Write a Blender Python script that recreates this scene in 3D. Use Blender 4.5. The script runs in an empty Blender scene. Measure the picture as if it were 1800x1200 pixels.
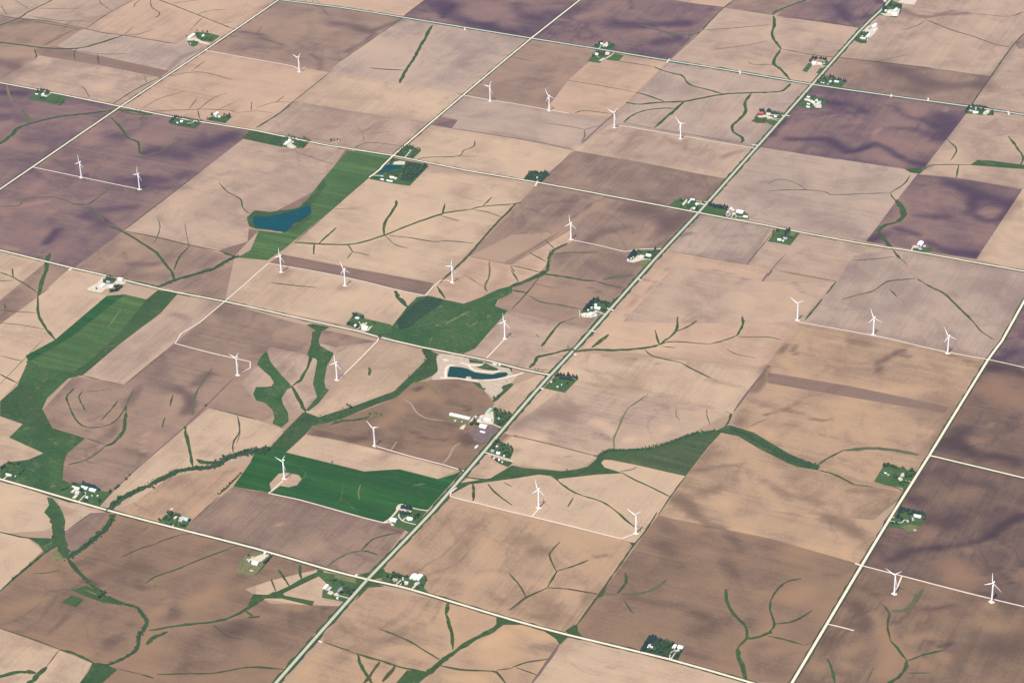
import bpy, bmesh, math, random
import numpy as np
from mathutils import Matrix, Vector
from mathutils.geometry import tessellate_polygon

random.seed(7)
rng = np.random.default_rng(11)
SC = bpy.context.scene
COL = SC.collection

# ------------------------------------------------------------------ camera, sky, sun, exposure
OX, OY = 3200.0, -2600.0                       # survey origin (metres on the mile grid)
CAM = np.array([6881.90 - OX, -10921.70 - OY, 5000.74])
YAW, PIT, ROLL, FPX = -0.463694, 0.516459, -0.031941, 4197.93
_f = np.array([math.sin(YAW)*math.cos(PIT), math.cos(YAW)*math.cos(PIT), -math.sin(PIT)])
_r = np.cross(_f, [0, 0, 1]); _r /= np.linalg.norm(_r); _u = np.cross(_r, _f)
RX = math.cos(ROLL)*_r + math.sin(ROLL)*_u
UX = -math.sin(ROLL)*_r + math.cos(ROLL)*_u
FX = _f
cam_data = bpy.data.cameras.new("camera"); cam = bpy.data.objects.new("camera", cam_data); COL.objects.link(cam)
cam.matrix_world = Matrix(((RX[0], UX[0], -FX[0], CAM[0]), (RX[1], UX[1], -FX[1], CAM[1]),
                           (RX[2], UX[2], -FX[2], CAM[2]), (0, 0, 0, 1)))
cam_data.sensor_width = 36.0; cam_data.lens = FPX/1800*36.0
cam_data.clip_start = 10; cam_data.clip_end = 120000
SC.camera = cam

SUN_AZ, SUN_EL = math.radians(183), math.radians(62)
world = bpy.data.worlds.new("World"); SC.world = world; world.use_nodes = True
wn = world.node_tree.nodes; wl = world.node_tree.links
bg = wn["Background"]; sky = wn.new("ShaderNodeTexSky"); sky.sky_type = 'NISHITA'
sky.sun_disc = False; sky.sun_elevation = SUN_EL; sky.sun_rotation = SUN_AZ
wl.new(sky.outputs[0], bg.inputs[0]); bg.inputs[1].default_value = 0.11
sl = bpy.data.lights.new("sun", 'SUN'); sl.energy = 4.6; sl.angle = math.radians(0.5); sl.color = (1.0, 0.95, 0.87)
so = bpy.data.objects.new("sun", sl); COL.objects.link(so)
sd = Vector((-math.sin(SUN_AZ)*math.cos(SUN_EL), -math.cos(SUN_AZ)*math.cos(SUN_EL), -math.sin(SUN_EL)))
so.rotation_euler = sd.to_track_quat('-Z', 'Y').to_euler(); so.location = (0, 0, 3000)
SC.view_settings.view_transform = 'Standard'; SC.view_settings.look = 'None'
SC.view_settings.gamma = 1; SC.view_settings.exposure = 0.50; SC.view_settings.use_curve_mapping = False
SC.cycles.volume_bounces = 0; SC.cycles.max_bounces = 4; SC.cycles.diffuse_bounces = 2

# ------------------------------------------------------------------ survey: photograph reading -> ground metres
def G(x, y, z=0.0):
    d = FX*FPX + RX*(x-900.0) - UX*(y-600.0)
    t = (z-CAM[2])/d[2]
    p = CAM + t*d
    return (p[0], p[1])
ZR = {}
for c in range(4):
    for r in range(4):
        ZR[(c, r)] = (450*c, 300*r, 4.0)
def PX(zone, pts):
    x0, y0, s = zone if len(zone) == 3 else ZR[zone]
    return [(x0+p[0]/s, y0+p[1]/s) for p in pts]
def W(zone, pts):
    if zone is None: return [G(*p) for p in pts]
    return [G(*p) for p in PX(zone, pts)]

# ------------------------------------------------------------------ materials
def s2l(c): return tuple(((v/255)/12.92 if v <= 10 else (((v/255)+0.055)/1.055)**2.4) for v in c)
ALB = 1/2.05
def alb(c, k=1.0): return tuple(min(0.9, v*ALB*k) for v in s2l(c)) + (1.0,)

def new_mat(name, rough=0.9, spec=0.2):
    m = bpy.data.materials.new(name); m.use_nodes = True
    nt = m.node_tree; b = nt.nodes["Principled BSDF"]
    b.inputs["Roughness"].default_value = rough; b.inputs["Specular IOR Level"].default_value = spec
    return m, nt, b
def N(nt, t, **kw):
    n = nt.nodes.new(t)
    for k, v in kw.items():
        if k in n.inputs.keys() if isinstance(k, str) else False: n.inputs[k].default_value = v
        else: setattr(n, k, v)
    return n
def mixc(nt, fac, a, b):
    m = nt.nodes.new("ShaderNodeMix"); m.data_type = 'RGBA'; m.clamp_factor = True
    for sock, v in ((m.inputs[0], fac), (m.inputs[6], a), (m.inputs[7], b)):
        if hasattr(v, 'links'): nt.links.new(v, sock)
        else: sock.default_value = v
    return m.outputs[2]
def mth(nt, op, a, b=0.0, clamp=False):
    m = nt.nodes.new("ShaderNodeMath"); m.operation = op; m.use_clamp = clamp
    for sock, v in ((m.inputs[0], a), (m.inputs[1], b)):
        if hasattr(v, 'links'): nt.links.new(v, sock)
        else: sock.default_value = v
    return m.outputs[0]
def noise(nt, vec, scale, detail=4, rough=0.55, vscale=None, rotz=0.0, dist=0.0):
    if vscale is not None or rotz:
        mp = nt.nodes.new("ShaderNodeMapping"); mp.inputs["Scale"].default_value = vscale or (1, 1, 1)
        mp.inputs["Rotation"].default_value = (0, 0, rotz)
        nt.links.new(vec, mp.inputs[0]); vec = mp.outputs[0]
    n = nt.nodes.new("ShaderNodeTexNoise"); n.inputs["Scale"].default_value = scale
    n.inputs["Detail"].default_value = detail; n.inputs["Roughness"].default_value = rough; n.inputs["Distortion"].default_value = dist
    nt.links.new(vec, n.inputs["Vector"]); return n.outputs[0]
def geo_pos(nt): return nt.nodes.new("ShaderNodeNewGeometry").outputs["Position"]

def soil_mat(name, base, amp=0.30, dark=(0.50, 0.46, 0.50), light=(1.20, 1.16, 1.08), rows=0.16):
    """bare soil: base colour, darker where the field's own 'damp' survey is high, paler on dry knolls"""
    m, nt, b = new_mat(name, 0.95, 0.1)
    pos = geo_pos(nt)
    B = alb((base[0], base[1]*0.997, base[2]*0.985)); D = tuple(B[i]*dark[i] for i in range(3))+(1,); Lc = tuple(min(.85, B[i]*light[i]) for i in range(3))+(1,)
    at = nt.nodes.new("ShaderNodeAttribute"); at.attribute_name = "damp"
    inf = nt.nodes.new("ShaderNodeObjectInfo")
    off = nt.nodes.new("ShaderNodeVectorMath"); off.operation = 'ADD'
    cmb = nt.nodes.new("ShaderNodeCombineXYZ"); nt.links.new(mth(nt, 'MULTIPLY', inf.outputs["Random"], 9000.0), cmb.inputs[2])
    nt.links.new(pos, off.inputs[0]); nt.links.new(cmb.outputs[0], off.inputs[1]); p2 = off.outputs[0]
    n1 = noise(nt, p2, 0.0026, 2, 0.5, (1.0, 0.7, 1), 0.5, 0.8)
    n2 = noise(nt, p2, 0.0075, 3, 0.5, None, 0.0, 1.0)
    nv = noise(nt, p2, 0.0034, 3, 0.5, (1.0, 0.8, 1), -0.6, 1.2)
    nm = noise(nt, p2, 0.0016, 2, 0.5)
    n3 = noise(nt, pos, 0.075, 4, 0.8); n5 = noise(nt, pos, 0.22, 2, 0.6)
    swap = mth(nt, 'GREATER_THAN', inf.outputs["Random"], 0.55)
    def streak(sc, al):
        ra = noise(nt, p2, sc, 3, 0.65, (al, 1.0, 1)); rb = noise(nt, p2, sc, 3, 0.65, (1.0, al, 1))
        x = nt.nodes.new("ShaderNodeMix"); nt.links.new(swap, x.inputs[0]); nt.links.new(ra, x.inputs[2]); nt.links.new(rb, x.inputs[3]); return x.outputs[0]
    def cen(v, k): return mth(nt, 'MULTIPLY', mth(nt, 'SUBTRACT', v, 0.5), k)
    vein = mth(nt, 'SUBTRACT', 1.0, mth(nt, 'MULTIPLY', mth(nt, 'ABSOLUTE', mth(nt, 'SUBTRACT', nv, 0.5)), 22.0), True)
    vein = mth(nt, 'MULTIPLY', vein, mth(nt, 'MULTIPLY', mth(nt, 'SUBTRACT', nm, 0.44), 5.0, True))
    d = mth(nt, 'ADD', at.outputs["Fac"], cen(n1, amp*6.0))
    d = mth(nt, 'ADD', d, cen(n2, amp*4.4))
    d = mth(nt, 'ADD', d, mth(nt, 'MULTIPLY', vein, 0.14+amp*0.8))
    d = mth(nt, 'ADD', d, mth(nt, 'ADD', cen(n3, 1.15), cen(n5, 0.55)))
    d = mth(nt, 'ADD', d, cen(streak(0.030, 0.03), rows*3.2))
    d = mth(nt, 'ADD', d, cen(streak(0.10, 0.02), rows*4.6))
    d = mth(nt, 'ADD', d, mth(nt, 'MULTIPLY', mth(nt, 'SUBTRACT', inf.outputs["Random"], 0.5), 0.14))
    def soft(k):                                  # gentle shoulder instead of a hard stop
        return mth(nt, 'SUBTRACT', 1.0, mth(nt, 'POWER', 2.718, mth(nt, 'MULTIPLY', mth(nt, 'MAXIMUM', mth(nt, 'MULTIPLY', d, k), 0.0), -1.25)), True)
    c = mixc(nt, soft(1.0), B, D)
    c = mixc(nt, soft(-1.0), c, Lc)
    nt.links.new(c, b.inputs["Base Color"])
    return m
def grass_mat(name, c1, c2, c3, s=1.0, tan=0.0, rows=0.0):
    m, nt, b = new_mat(name, 0.95, 0.05); pos = geo_pos(nt)
    n1 = noise(nt, pos, 0.006*s, 4, 0.6, None, 0, 0.8); n2 = noise(nt, pos, 0.055*s, 5, 0.75); n3 = noise(nt, pos, 0.020*s, 4, 0.65, None, 0, 1.0); n4 = noise(nt, pos, 0.11*s, 3, 0.7)
    f1 = mth(nt, 'MULTIPLY', mth(nt, 'SUBTRACT', n1, 0.36), 3.5, True); f2 = mth(nt, 'MULTIPLY', mth(nt, 'SUBTRACT', n2, 0.42), 5.0, True)
    c = mixc(nt, f1, alb(c1), alb(c2)); c = mixc(nt, mth(nt, 'MULTIPLY', f2, 0.7), c, alb(c3))
    dk = mth(nt, 'MULTIPLY', mth(nt, 'SUBTRACT', n4, 0.52), 6.0, True)
    c = mixc(nt, mth(nt, 'MULTIPLY', dk, 0.45), c, alb(tuple(v*0.66 for v in c1)))
    if rows:
        st1 = noise(nt, pos, 0.09, 3, 0.65, (0.02, 1.0, 1)); st2 = noise(nt, pos, 0.03, 2, 0.5, (0.05, 1.0, 1), 0, 0.3)
        c = mixc(nt, mth(nt, 'MULTIPLY', mth(nt, 'SUBTRACT', st1, 0.44), rows*4, True), c, alb(tuple(v*0.80 for v in c1)))
        c = mixc(nt, mth(nt, 'MULTIPLY', mth(nt, 'SUBTRACT', st2, 0.5), rows*4, True), c, alb(tuple(v*1.14 for v in c2)))
    if tan:
        f3 = mth(nt, 'MULTIPLY', mth(nt, 'SUBTRACT', n3, 0.56), 8.0, True)
        c = mixc(nt, mth(nt, 'MULTIPLY', f3, tan), c, alb((158, 146, 100)))
    nt.links.new(c, b.inputs["Base Color"]); return m
def plain_mat(name, col, var=0.15, sc=0.08, rough=0.85, spec=0.2, direct=False):
    m, nt, b = new_mat(name, rough, spec); pos = geo_pos(nt)
    A = col+(1,) if direct else alb(col); Bc = tuple(v*(1-var) for v in A[:3])+(1,); Cc = tuple(min(.9, v*(1+var)) for v in A[:3])+(1,)
    nt.links.new(mixc(nt, mth(nt, 'MULTIPLY', mth(nt, 'SUBTRACT', noise(nt, pos, sc, 4, 0.65), 0.3), 2.5, True), Bc, Cc), b.inputs["Base Color"]); return m

SOIL = {
 'T': soil_mat('soil_tan', (207, 178, 149), 0.25, (0.55, 0.50, 0.50), (1.30, 1.27, 1.18)),
 'O': soil_mat('soil_orange_tan', (206, 173, 145), 0.21, (0.55, 0.50, 0.50), (1.26, 1.23, 1.15)),
 'P': soil_mat('soil_pinkish', (193, 165, 142), 0.27, (0.48, 0.44, 0.46), (1.40, 1.36, 1.22)),
 'G': soil_mat('soil_grey_lilac', (189, 164, 145), 0.22, (0.48, 0.44, 0.50), (1.40, 1.36, 1.22)),
 'B': soil_mat('soil_brown', (159, 132, 113), 0.27, (0.40, 0.37, 0.43), (1.50, 1.43, 1.26)),
 'D': soil_mat('soil_dark_haze_violet', (136, 110, 104), 0.30, (0.24, 0.22, 0.49), (1.65, 1.53, 1.3)),  # dark soil; the violet of its dark tone is distance haze put into the colour
 'C': soil_mat('soil_warm_brown', (188, 156, 126), 0.30, (0.38, 0.36, 0.38), (1.42, 1.36, 1.2)),
 'K': soil_mat('soil_ploughed_brown', (145, 118, 95), 0.28, (0.36, 0.34, 0.38), (1.5, 1.42, 1.26)),
 'V': soil_mat('soil_damp_dark', (124, 101, 86), 0.30, (0.32, 0.30, 0.45), (1.8, 1.62, 1.35)),
 'S': soil_mat('soil_strip', (148, 121, 104), 0.15),
}
GR = {
 'g': grass_mat('grass_waterway_green', (54, 86, 46), (70, 98, 53), (88, 112, 63), 1.0, 0.2),
 'l': grass_mat('lush_crop_green', (42, 94, 44), (52, 102, 46), (62, 104, 52), 0.8, 0.08, 0.8),
 'm': grass_mat('meadow_green', (80, 114, 60), (94, 124, 68), (72, 106, 54), 1.0, 0.1, 0.7),
 'r': grass_mat('rough_pasture', (62, 100, 54), (86, 116, 64), (52, 88, 48), 1.0, 0.35),
 'o': grass_mat('olive_pasture', (80, 98, 62), (94, 108, 66), (72, 92, 58), 1.0, 0.15, 0.6),
 'y': grass_mat('dry_grass', (132, 132, 86), (146, 138, 94), (108, 120, 74), 1.0, 0.5),
 'w': grass_mat('lawn_green', (70, 104, 58), (88, 116, 66), (78, 112, 60), 2.0, 0.3),
 'f': grass_mat('thin_grass', (108, 112, 76), (122, 118, 86), (88, 104, 64)),
 'h': grass_mat('field_edge', (78, 90, 54), (98, 100, 68), (66, 84, 48)),
 'd': plain_mat('dark_track_soil', (128, 106, 94), 0.12),
 'p': plain_mat('pale_track_soil', (182, 156, 130), 0.12),
 'k': grass_mat('dark_woodland_floor', (52, 80, 56), (66, 94, 60), (46, 74, 52)),
}
M_GRAVEL = plain_mat('pale_gravel', (0.52, 0.455, 0.345), 0.10, 0.05, direct=True)
M_TRACK = plain_mat('access_track_gravel', (0.52, 0.43, 0.35), 0.10, 0.05, direct=True)
M_SEAL = plain_mat('grey_seal', (0.38, 0.375, 0.33), 0.06, 0.05, direct=True)
M_CONC = plain_mat('highway_concrete', (0.27, 0.25, 0.22), 0.08, 0.05, direct=True)
M_SHOULD = plain_mat('highway_shoulder', (0.40, 0.38, 0.30), 0.08, 0.05, direct=True)
M_LINE = plain_mat('road_paint', (0.78, 0.66, 0.30), 0.04, direct=True)
M_YARD = plain_mat('yard_gravel', (0.42, 0.36, 0.275), 0.14, 0.09, direct=True)
M_DIRT = plain_mat('bare_dirt', (0.33, 0.26, 0.19), 0.16, 0.06, direct=True)
M_FEED = plain_mat('feedlot_earth', (132, 112, 106), 0.2, 0.06)
M_WHITE = plain_mat('turbine_white_paint', (0.86, 0.855, 0.84), 0.01, 0.01, 0.4, 0.4, direct=True)
M_WALLW = plain_mat('white_siding', (0.72, 0.70, 0.66), 0.06, 0.4, direct=True)
M_WALLT = plain_mat('tan_siding', (0.5, 0.42, 0.33), 0.08, 0.4, direct=True)
M_WALLG = plain_mat('grey_siding', (0.36, 0.36, 0.36), 0.08, 0.4, direct=True)
M_WALLR = plain_mat('red_siding', (0.36, 0.07, 0.06), 0.1, 0.4, direct=True)
M_DOOR = plain_mat('dark_door', (0.10, 0.09, 0.09), 0.1, 0.4, direct=True)
ROOF = {'W': (0.70, 0.70, 0.70), 'S': (0.46, 0.50, 0.52), 'G': (0.25, 0.25, 0.27), 'T': (0.52, 0.47, 0.35), 'P': (0.46, 0.36, 0.30),
        'R': (0.62, 0.03, 0.10), 'N': (0.24, 0.40, 0.31), 'B': (0.25, 0.52, 0.66), 'K': (0.28, 0.20, 0.18)}
ROOF = {k: plain_mat('roof_%s' % n, ROOF[k], 0.07, 0.25, 0.55, 0.3, direct=True) for k, n in
        dict(W='white', S='silver', G='grey', T='cream', P='pinkish_tan', R='red', N='green', B='blue', K='brown').items()}
M_BARK = plain_mat('bark', (0.07, 0.055, 0.04), 0.2, 1.0, direct=True)
def leaf_mat(name, a, b_):
    m, nt, b = new_mat(name, 0.8, 0.15); pos = geo_pos(nt)
    inf = nt.nodes.new("ShaderNodeObjectInfo")
    n = noise(nt, pos, 0.35, 3, 0.7)
    f = mth(nt, 'ADD', mth(nt, 'MULTIPLY', n, 1.0), mth(nt, 'MULTIPLY', mth(nt, 'SUBTRACT', inf.outputs["Random"], 0.5), 0.8), True)
    nt.links.new(mixc(nt, f, a+(1,), b_+(1,)), b.inputs["Base Color"]); return m
M_LEAF = leaf_mat('broadleaf_foliage', (0.014, 0.042, 0.018), (0.062, 0.108, 0.038))
M_NEED = leaf_mat('conifer_foliage', (0.008, 0.026, 0.024), (0.020, 0.046, 0.034))
M_SHRUB = leaf_mat('bright_foliage', (0.06, 0.12, 0.04), (0.12, 0.19, 0.06))
def water_mat(name, a, b_):
    m, nt, b = new_mat(name, 0.3, 0.03); pos = geo_pos(nt)
    nt.links.new(mixc(nt, mth(nt, 'MULTIPLY', noise(nt, pos, 0.012, 2), 1.0, True), a+(1,), b_+(1,)), b.inputs["Base Color"])
    bp = nt.nodes.new("ShaderNodeBump"); bp.inputs["Strength"].default_value = 0.25; bp.inputs["Distance"].default_value = 0.3
    nt.links.new(noise(nt, pos, 0.3, 3), bp.inputs["Height"]); nt.links.new(bp.outputs[0], b.inputs["Normal"]); return m
M_LAKE = water_mat('lake_water', (0.0003, 0.036, 0.042), (0.0006, 0.050, 0.056))
M_POND = water_mat('quarry_water', (0.006, 0.036, 0.030), (0.008, 0.046, 0.036))
M_CAR = plain_mat('car_paint', (0.10, 0.02, 0.02), 0.02, direct=True); M_GLASS = plain_mat('car_glass', (0.02, 0.02, 0.025), 0.02, direct=True)
M_TYRE = plain_mat('tyre_rubber', (0.02, 0.02, 0.02), 0.02, direct=True)

# ------------------------------------------------------------------ object helpers
def link(name, verts, faces, mat, parent=None, smooth=False):
    me = bpy.data.meshes.new(name); me.from_pydata(verts, [], faces); me.materials.append(mat)
    if smooth:
        for p in me.polygons: p.use_smooth = True
    o = bpy.data.objects.new(name, me); COL.objects.link(o)
    if parent is not None: o.parent = parent
    return o
def struct(o, kind='structure'): o["kind"] = kind; return o
def tag(o, label, cat, group=None):
    o["label"] = label; o["category"] = cat
    if group: o["group"] = group
    return o
def empty(name, loc, rz=0.0):
    o = bpy.data.objects.new(name, None); o.location = loc; o.rotation_euler = (0, 0, rz)
    o.empty_display_size = 1.0; COL.objects.link(o); return o
LAYER = {'field': (0.10, 40), 'sub': (0.34, 30), 'area': (0.52, 45), 'grass': (0.80, 30), 'lawn': (0.98, 40), 'yard': (1.22, 12), 'verge': (1.30, 14), 'road': (1.40, 16), 'pave': (1.50, 4)}
CNT = {}
def zof(layer):
    i = CNT.get(layer, 0); CNT[layer] = i+1; b, n = LAYER[layer]
    return b+(i % n)*0.0055
def flat(name, pts, mat, layer, z=None):
    z = zof(layer) if z is None else z
    v = [Vector((p[0], p[1], 0)) for p in pts]
    tri = tessellate_polygon([v])
    # face up
    out = []
    for t in tri:
        a, b, c = (v[i] for i in t)
        out.append(t if (b-a).cross(c-a).z > 0 else t[::-1])
    o = link(name, [(p[0], p[1], z) for p in pts], out, mat); return struct(o)
def smooth_line(pts, n=3):
    """Catmull-Rom through the survey points"""
    if len(pts) < 3 or n < 2: return pts
    P = [np.array(p) for p in pts]; P = [2*P[0]-P[1]]+P+[2*P[-1]-P[-2]]; out = []
    for i in range(1, len(P)-2):
        for k in range(n):
            t = k/n
            out.append(tuple(0.5*((2*P[i])+(-P[i-1]+P[i+1])*t+(2*P[i-1]-5*P[i]+4*P[i+1]-P[i+2])*t*t+(-P[i-1]+3*P[i]-3*P[i+1]+P[i+2])*t**3)))
    out.append(tuple(P[-2])); return out
def ribbon(name, pts, width, mat, layer, smooth=3, taper=False, ragged=0.0, z=None):
    pts = smooth_line(pts, smooth); n = len(pts); P = np.array(pts); z = zof(layer) if z is None else z
    if ragged:                                   # uneven natural edges
        seg = []
        for i in range(n-1):
            L = np.linalg.norm(P[i+1]-P[i]); k = max(1, int(L/22))
            for j in range(k): seg.append(P[i]+(P[i+1]-P[i])*j/k)
        seg.append(P[-1]); P = np.array(seg); n = len(P)
    T = np.gradient(P, axis=0); T /= (np.linalg.norm(T, axis=1)[:, None]+1e-9); Nn = np.c_[-T[:, 1], T[:, 0]]
    hw = np.full(n, width/2.0)
    if taper: hw = hw*np.clip(0.45+np.minimum(np.arange(n), np.arange(n)[::-1])*0.3, 0, 1)
    a = hw*(1+ragged*rng.normal(0, 1, n)) if ragged else hw; b = hw*(1+ragged*rng.normal(0, 1, n)) if ragged else hw
    a = np.maximum(a, hw*0.3); b = np.maximum(b, hw*0.3)
    A = P+Nn*a[:, None]; B = P-Nn*b[:, None]
    v = [(x, y, z) for x, y in A]+[(x, y, z) for x, y in B]
    f = [(i+n, i+n+1, i+1, i) for i in range(n-1)]
    return struct(link(name, v, f, mat))

# ------------------------------------------------------------------ damp / dry survey of the soil
STROKES = []
def damp(zone, pts, w, s): STROKES.append((np.array(W(zone, pts)), w*0.62, s*1.4))
def damp_at(P):
    out = np.zeros(len(P))
    x = P[:, 0]; y = P[:, 1]
    wob = 22*np.sin(x*0.013+1.3*np.sin(y*0.009))+18*np.sin(y*0.017+x*0.006); wob2 = 22*np.sin(y*0.012+1.7*np.sin(x*0.011))+16*np.sin(x*0.021-y*0.004)
    Q = P+np.c_[wob, wob2]*0.55
    for S, w, s in STROKES:
        lo = S.min(0)-3*w-60; hi = S.max(0)+3*w+60
        m = (P[:, 0] > lo[0])&(P[:, 0] < hi[0])&(P[:, 1] > lo[1])&(P[:, 1] < hi[1])
        if not m.any(): continue
        q = Q[m]; d2 = np.full(len(q), 1e18)
        if len(S) == 1: d2 = ((q-S[0])**2).sum(1)
        for i in range(len(S)-1):
            ab = S[i+1]-S[i]; t = np.clip(((q-S[i])@ab)/(ab@ab+1e-9), 0, 1)
            d2 = np.minimum(d2, ((q-S[i]-t[:, None]*ab)**2).sum(1))
        out[m] += s*np.exp(-d2/(w*w))
    return out
def inside(P, poly):
    x, y = P[:, 0], P[:, 1]; r = np.zeros(len(P), bool); n = len(poly)
    for i in range(n):
        x1, y1 = poly[i]; x2, y2 = poly[(i+1) % n]
        if y1 == y2: continue
        r ^= ((y1 > y) != (y2 > y)) & (x < (x2-x1)*(y-y1)/(y2-y1)+x1)
    return r
def clip_rect(poly, x0, y0, x1, y1):
    for ax, v, sg in ((0, x0, 1), (0, x1, -1), (1, y0, 1), (1, y1, -1)):
        out = []
        for i in range(len(poly)):
            a, b = poly[i-1], poly[i]; da, db = (a[ax]-v)*sg, (b[ax]-v)*sg
            if (da >= 0) != (db >= 0):
                t = da/(da-db); out.append((a[0]+(b[0]-a[0])*t, a[1]+(b[1]-a[1])*t))
            if db >= 0: out.append(b)
        poly = out
        if len(poly) < 3: return []
    return poly
CELL = 20.0
def field(cls, zone, pts, layer='field'):
    poly = W(zone, pts); A = np.array(poly); z = zof(layer)
    i0, j0 = np.floor(A.min(0)/CELL).astype(int); i1, j1 = np.ceil(A.max(0)/CELL).astype(int)
    ni, nj = i1-i0, j1-j0
    edge = set()
    for k in range(len(poly)):
        a, b = A[k], A[(k+1) % len(poly)]; n = int(np.linalg.norm(b-a)/4)+2
        q = a+(b-a)*np.linspace(0, 1, n)[:, None]; c = np.floor(q/CELL).astype(int)
        edge.update(map(tuple, c))
    ii, jj = np.meshgrid(np.arange(i0, i1), np.arange(j0, j1), indexing='ij')
    cen = np.c_[(ii.ravel()+.5)*CELL, (jj.ravel()+.5)*CELL]; ins = inside(cen, poly)
    verts = []; faces = []; vid = {}
    def gv(i, j):
        k = (i, j)
        if k not in vid: vid[k] = len(verts); verts.append((i*CELL, j*CELL, z))
        return vid[k]
    for (i, j), f in zip(zip(ii.ravel(), jj.ravel()), ins):
        if f and (i, j) not in edge:
            faces.append((gv(i, j), gv(i+1, j), gv(i+1, j+1), gv(i, j+1)))
    ccw = sum(A[k-1][0]*A[k][1]-A[k][0]*A[k-1][1] for k in range(len(A))) > 0
    pl = poly if ccw else poly[::-1]
    for (i, j) in edge:
        c = clip_rect(pl, i*CELL, j*CELL, (i+1)*CELL, (j+1)*CELL)
        cc = []
        for p in c:
            if not cc or abs(p[0]-cc[-1][0])+abs(p[1]-cc[-1][1]) > 1e-3: cc.append(p)
        if len(cc) > 2 and abs(cc[0][0]-cc[-1][0])+abs(cc[0][1]-cc[-1][1]) < 1e-3: cc.pop()
        if len(cc) >= 3:
            b = len(verts); verts += [(p[0], p[1], z) for p in cc]
            if len(cc) < 5: faces.append(tuple(range(b, b+len(cc))))
            else:
                vv = [Vector((p[0], p[1], 0)) for p in cc]
                for t in tessellate_polygon([vv]):
                    a_, b_, c_ = (vv[q] for q in t)
                    if (b_-a_).cross(c_-a_).z < 0: t = t[::-1]
                    faces.append(tuple(b+q for q in t))
    o = link('field', verts, faces, SOIL[cls])
    at = o.data.attributes.new("damp", 'FLOAT', 'POINT')
    V2 = np.array(verts)[:, :2]; dm = damp_at(V2)
    if layer == 'field':                          # headlands: the strip along the boundary is worked the other way
        d2 = np.full(len(V2), 1e18)
        for k in range(len(A)):
            a, b = A[k], A[(k+1) % len(A)]; ab = b-a; t = np.clip(((V2-a)@ab)/(ab@ab+1e-9), 0, 1)
            d2 = np.minimum(d2, ((V2-a-t[:, None]*ab)**2).sum(1))
        dm += random.choice((-.16, -.1, .14, .2))/(1+np.exp((np.sqrt(d2)-random.uniform(26, 40))/5.0))
    at.data.foreach_set("value", dm.astype(np.float32))
    return struct(o)
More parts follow.
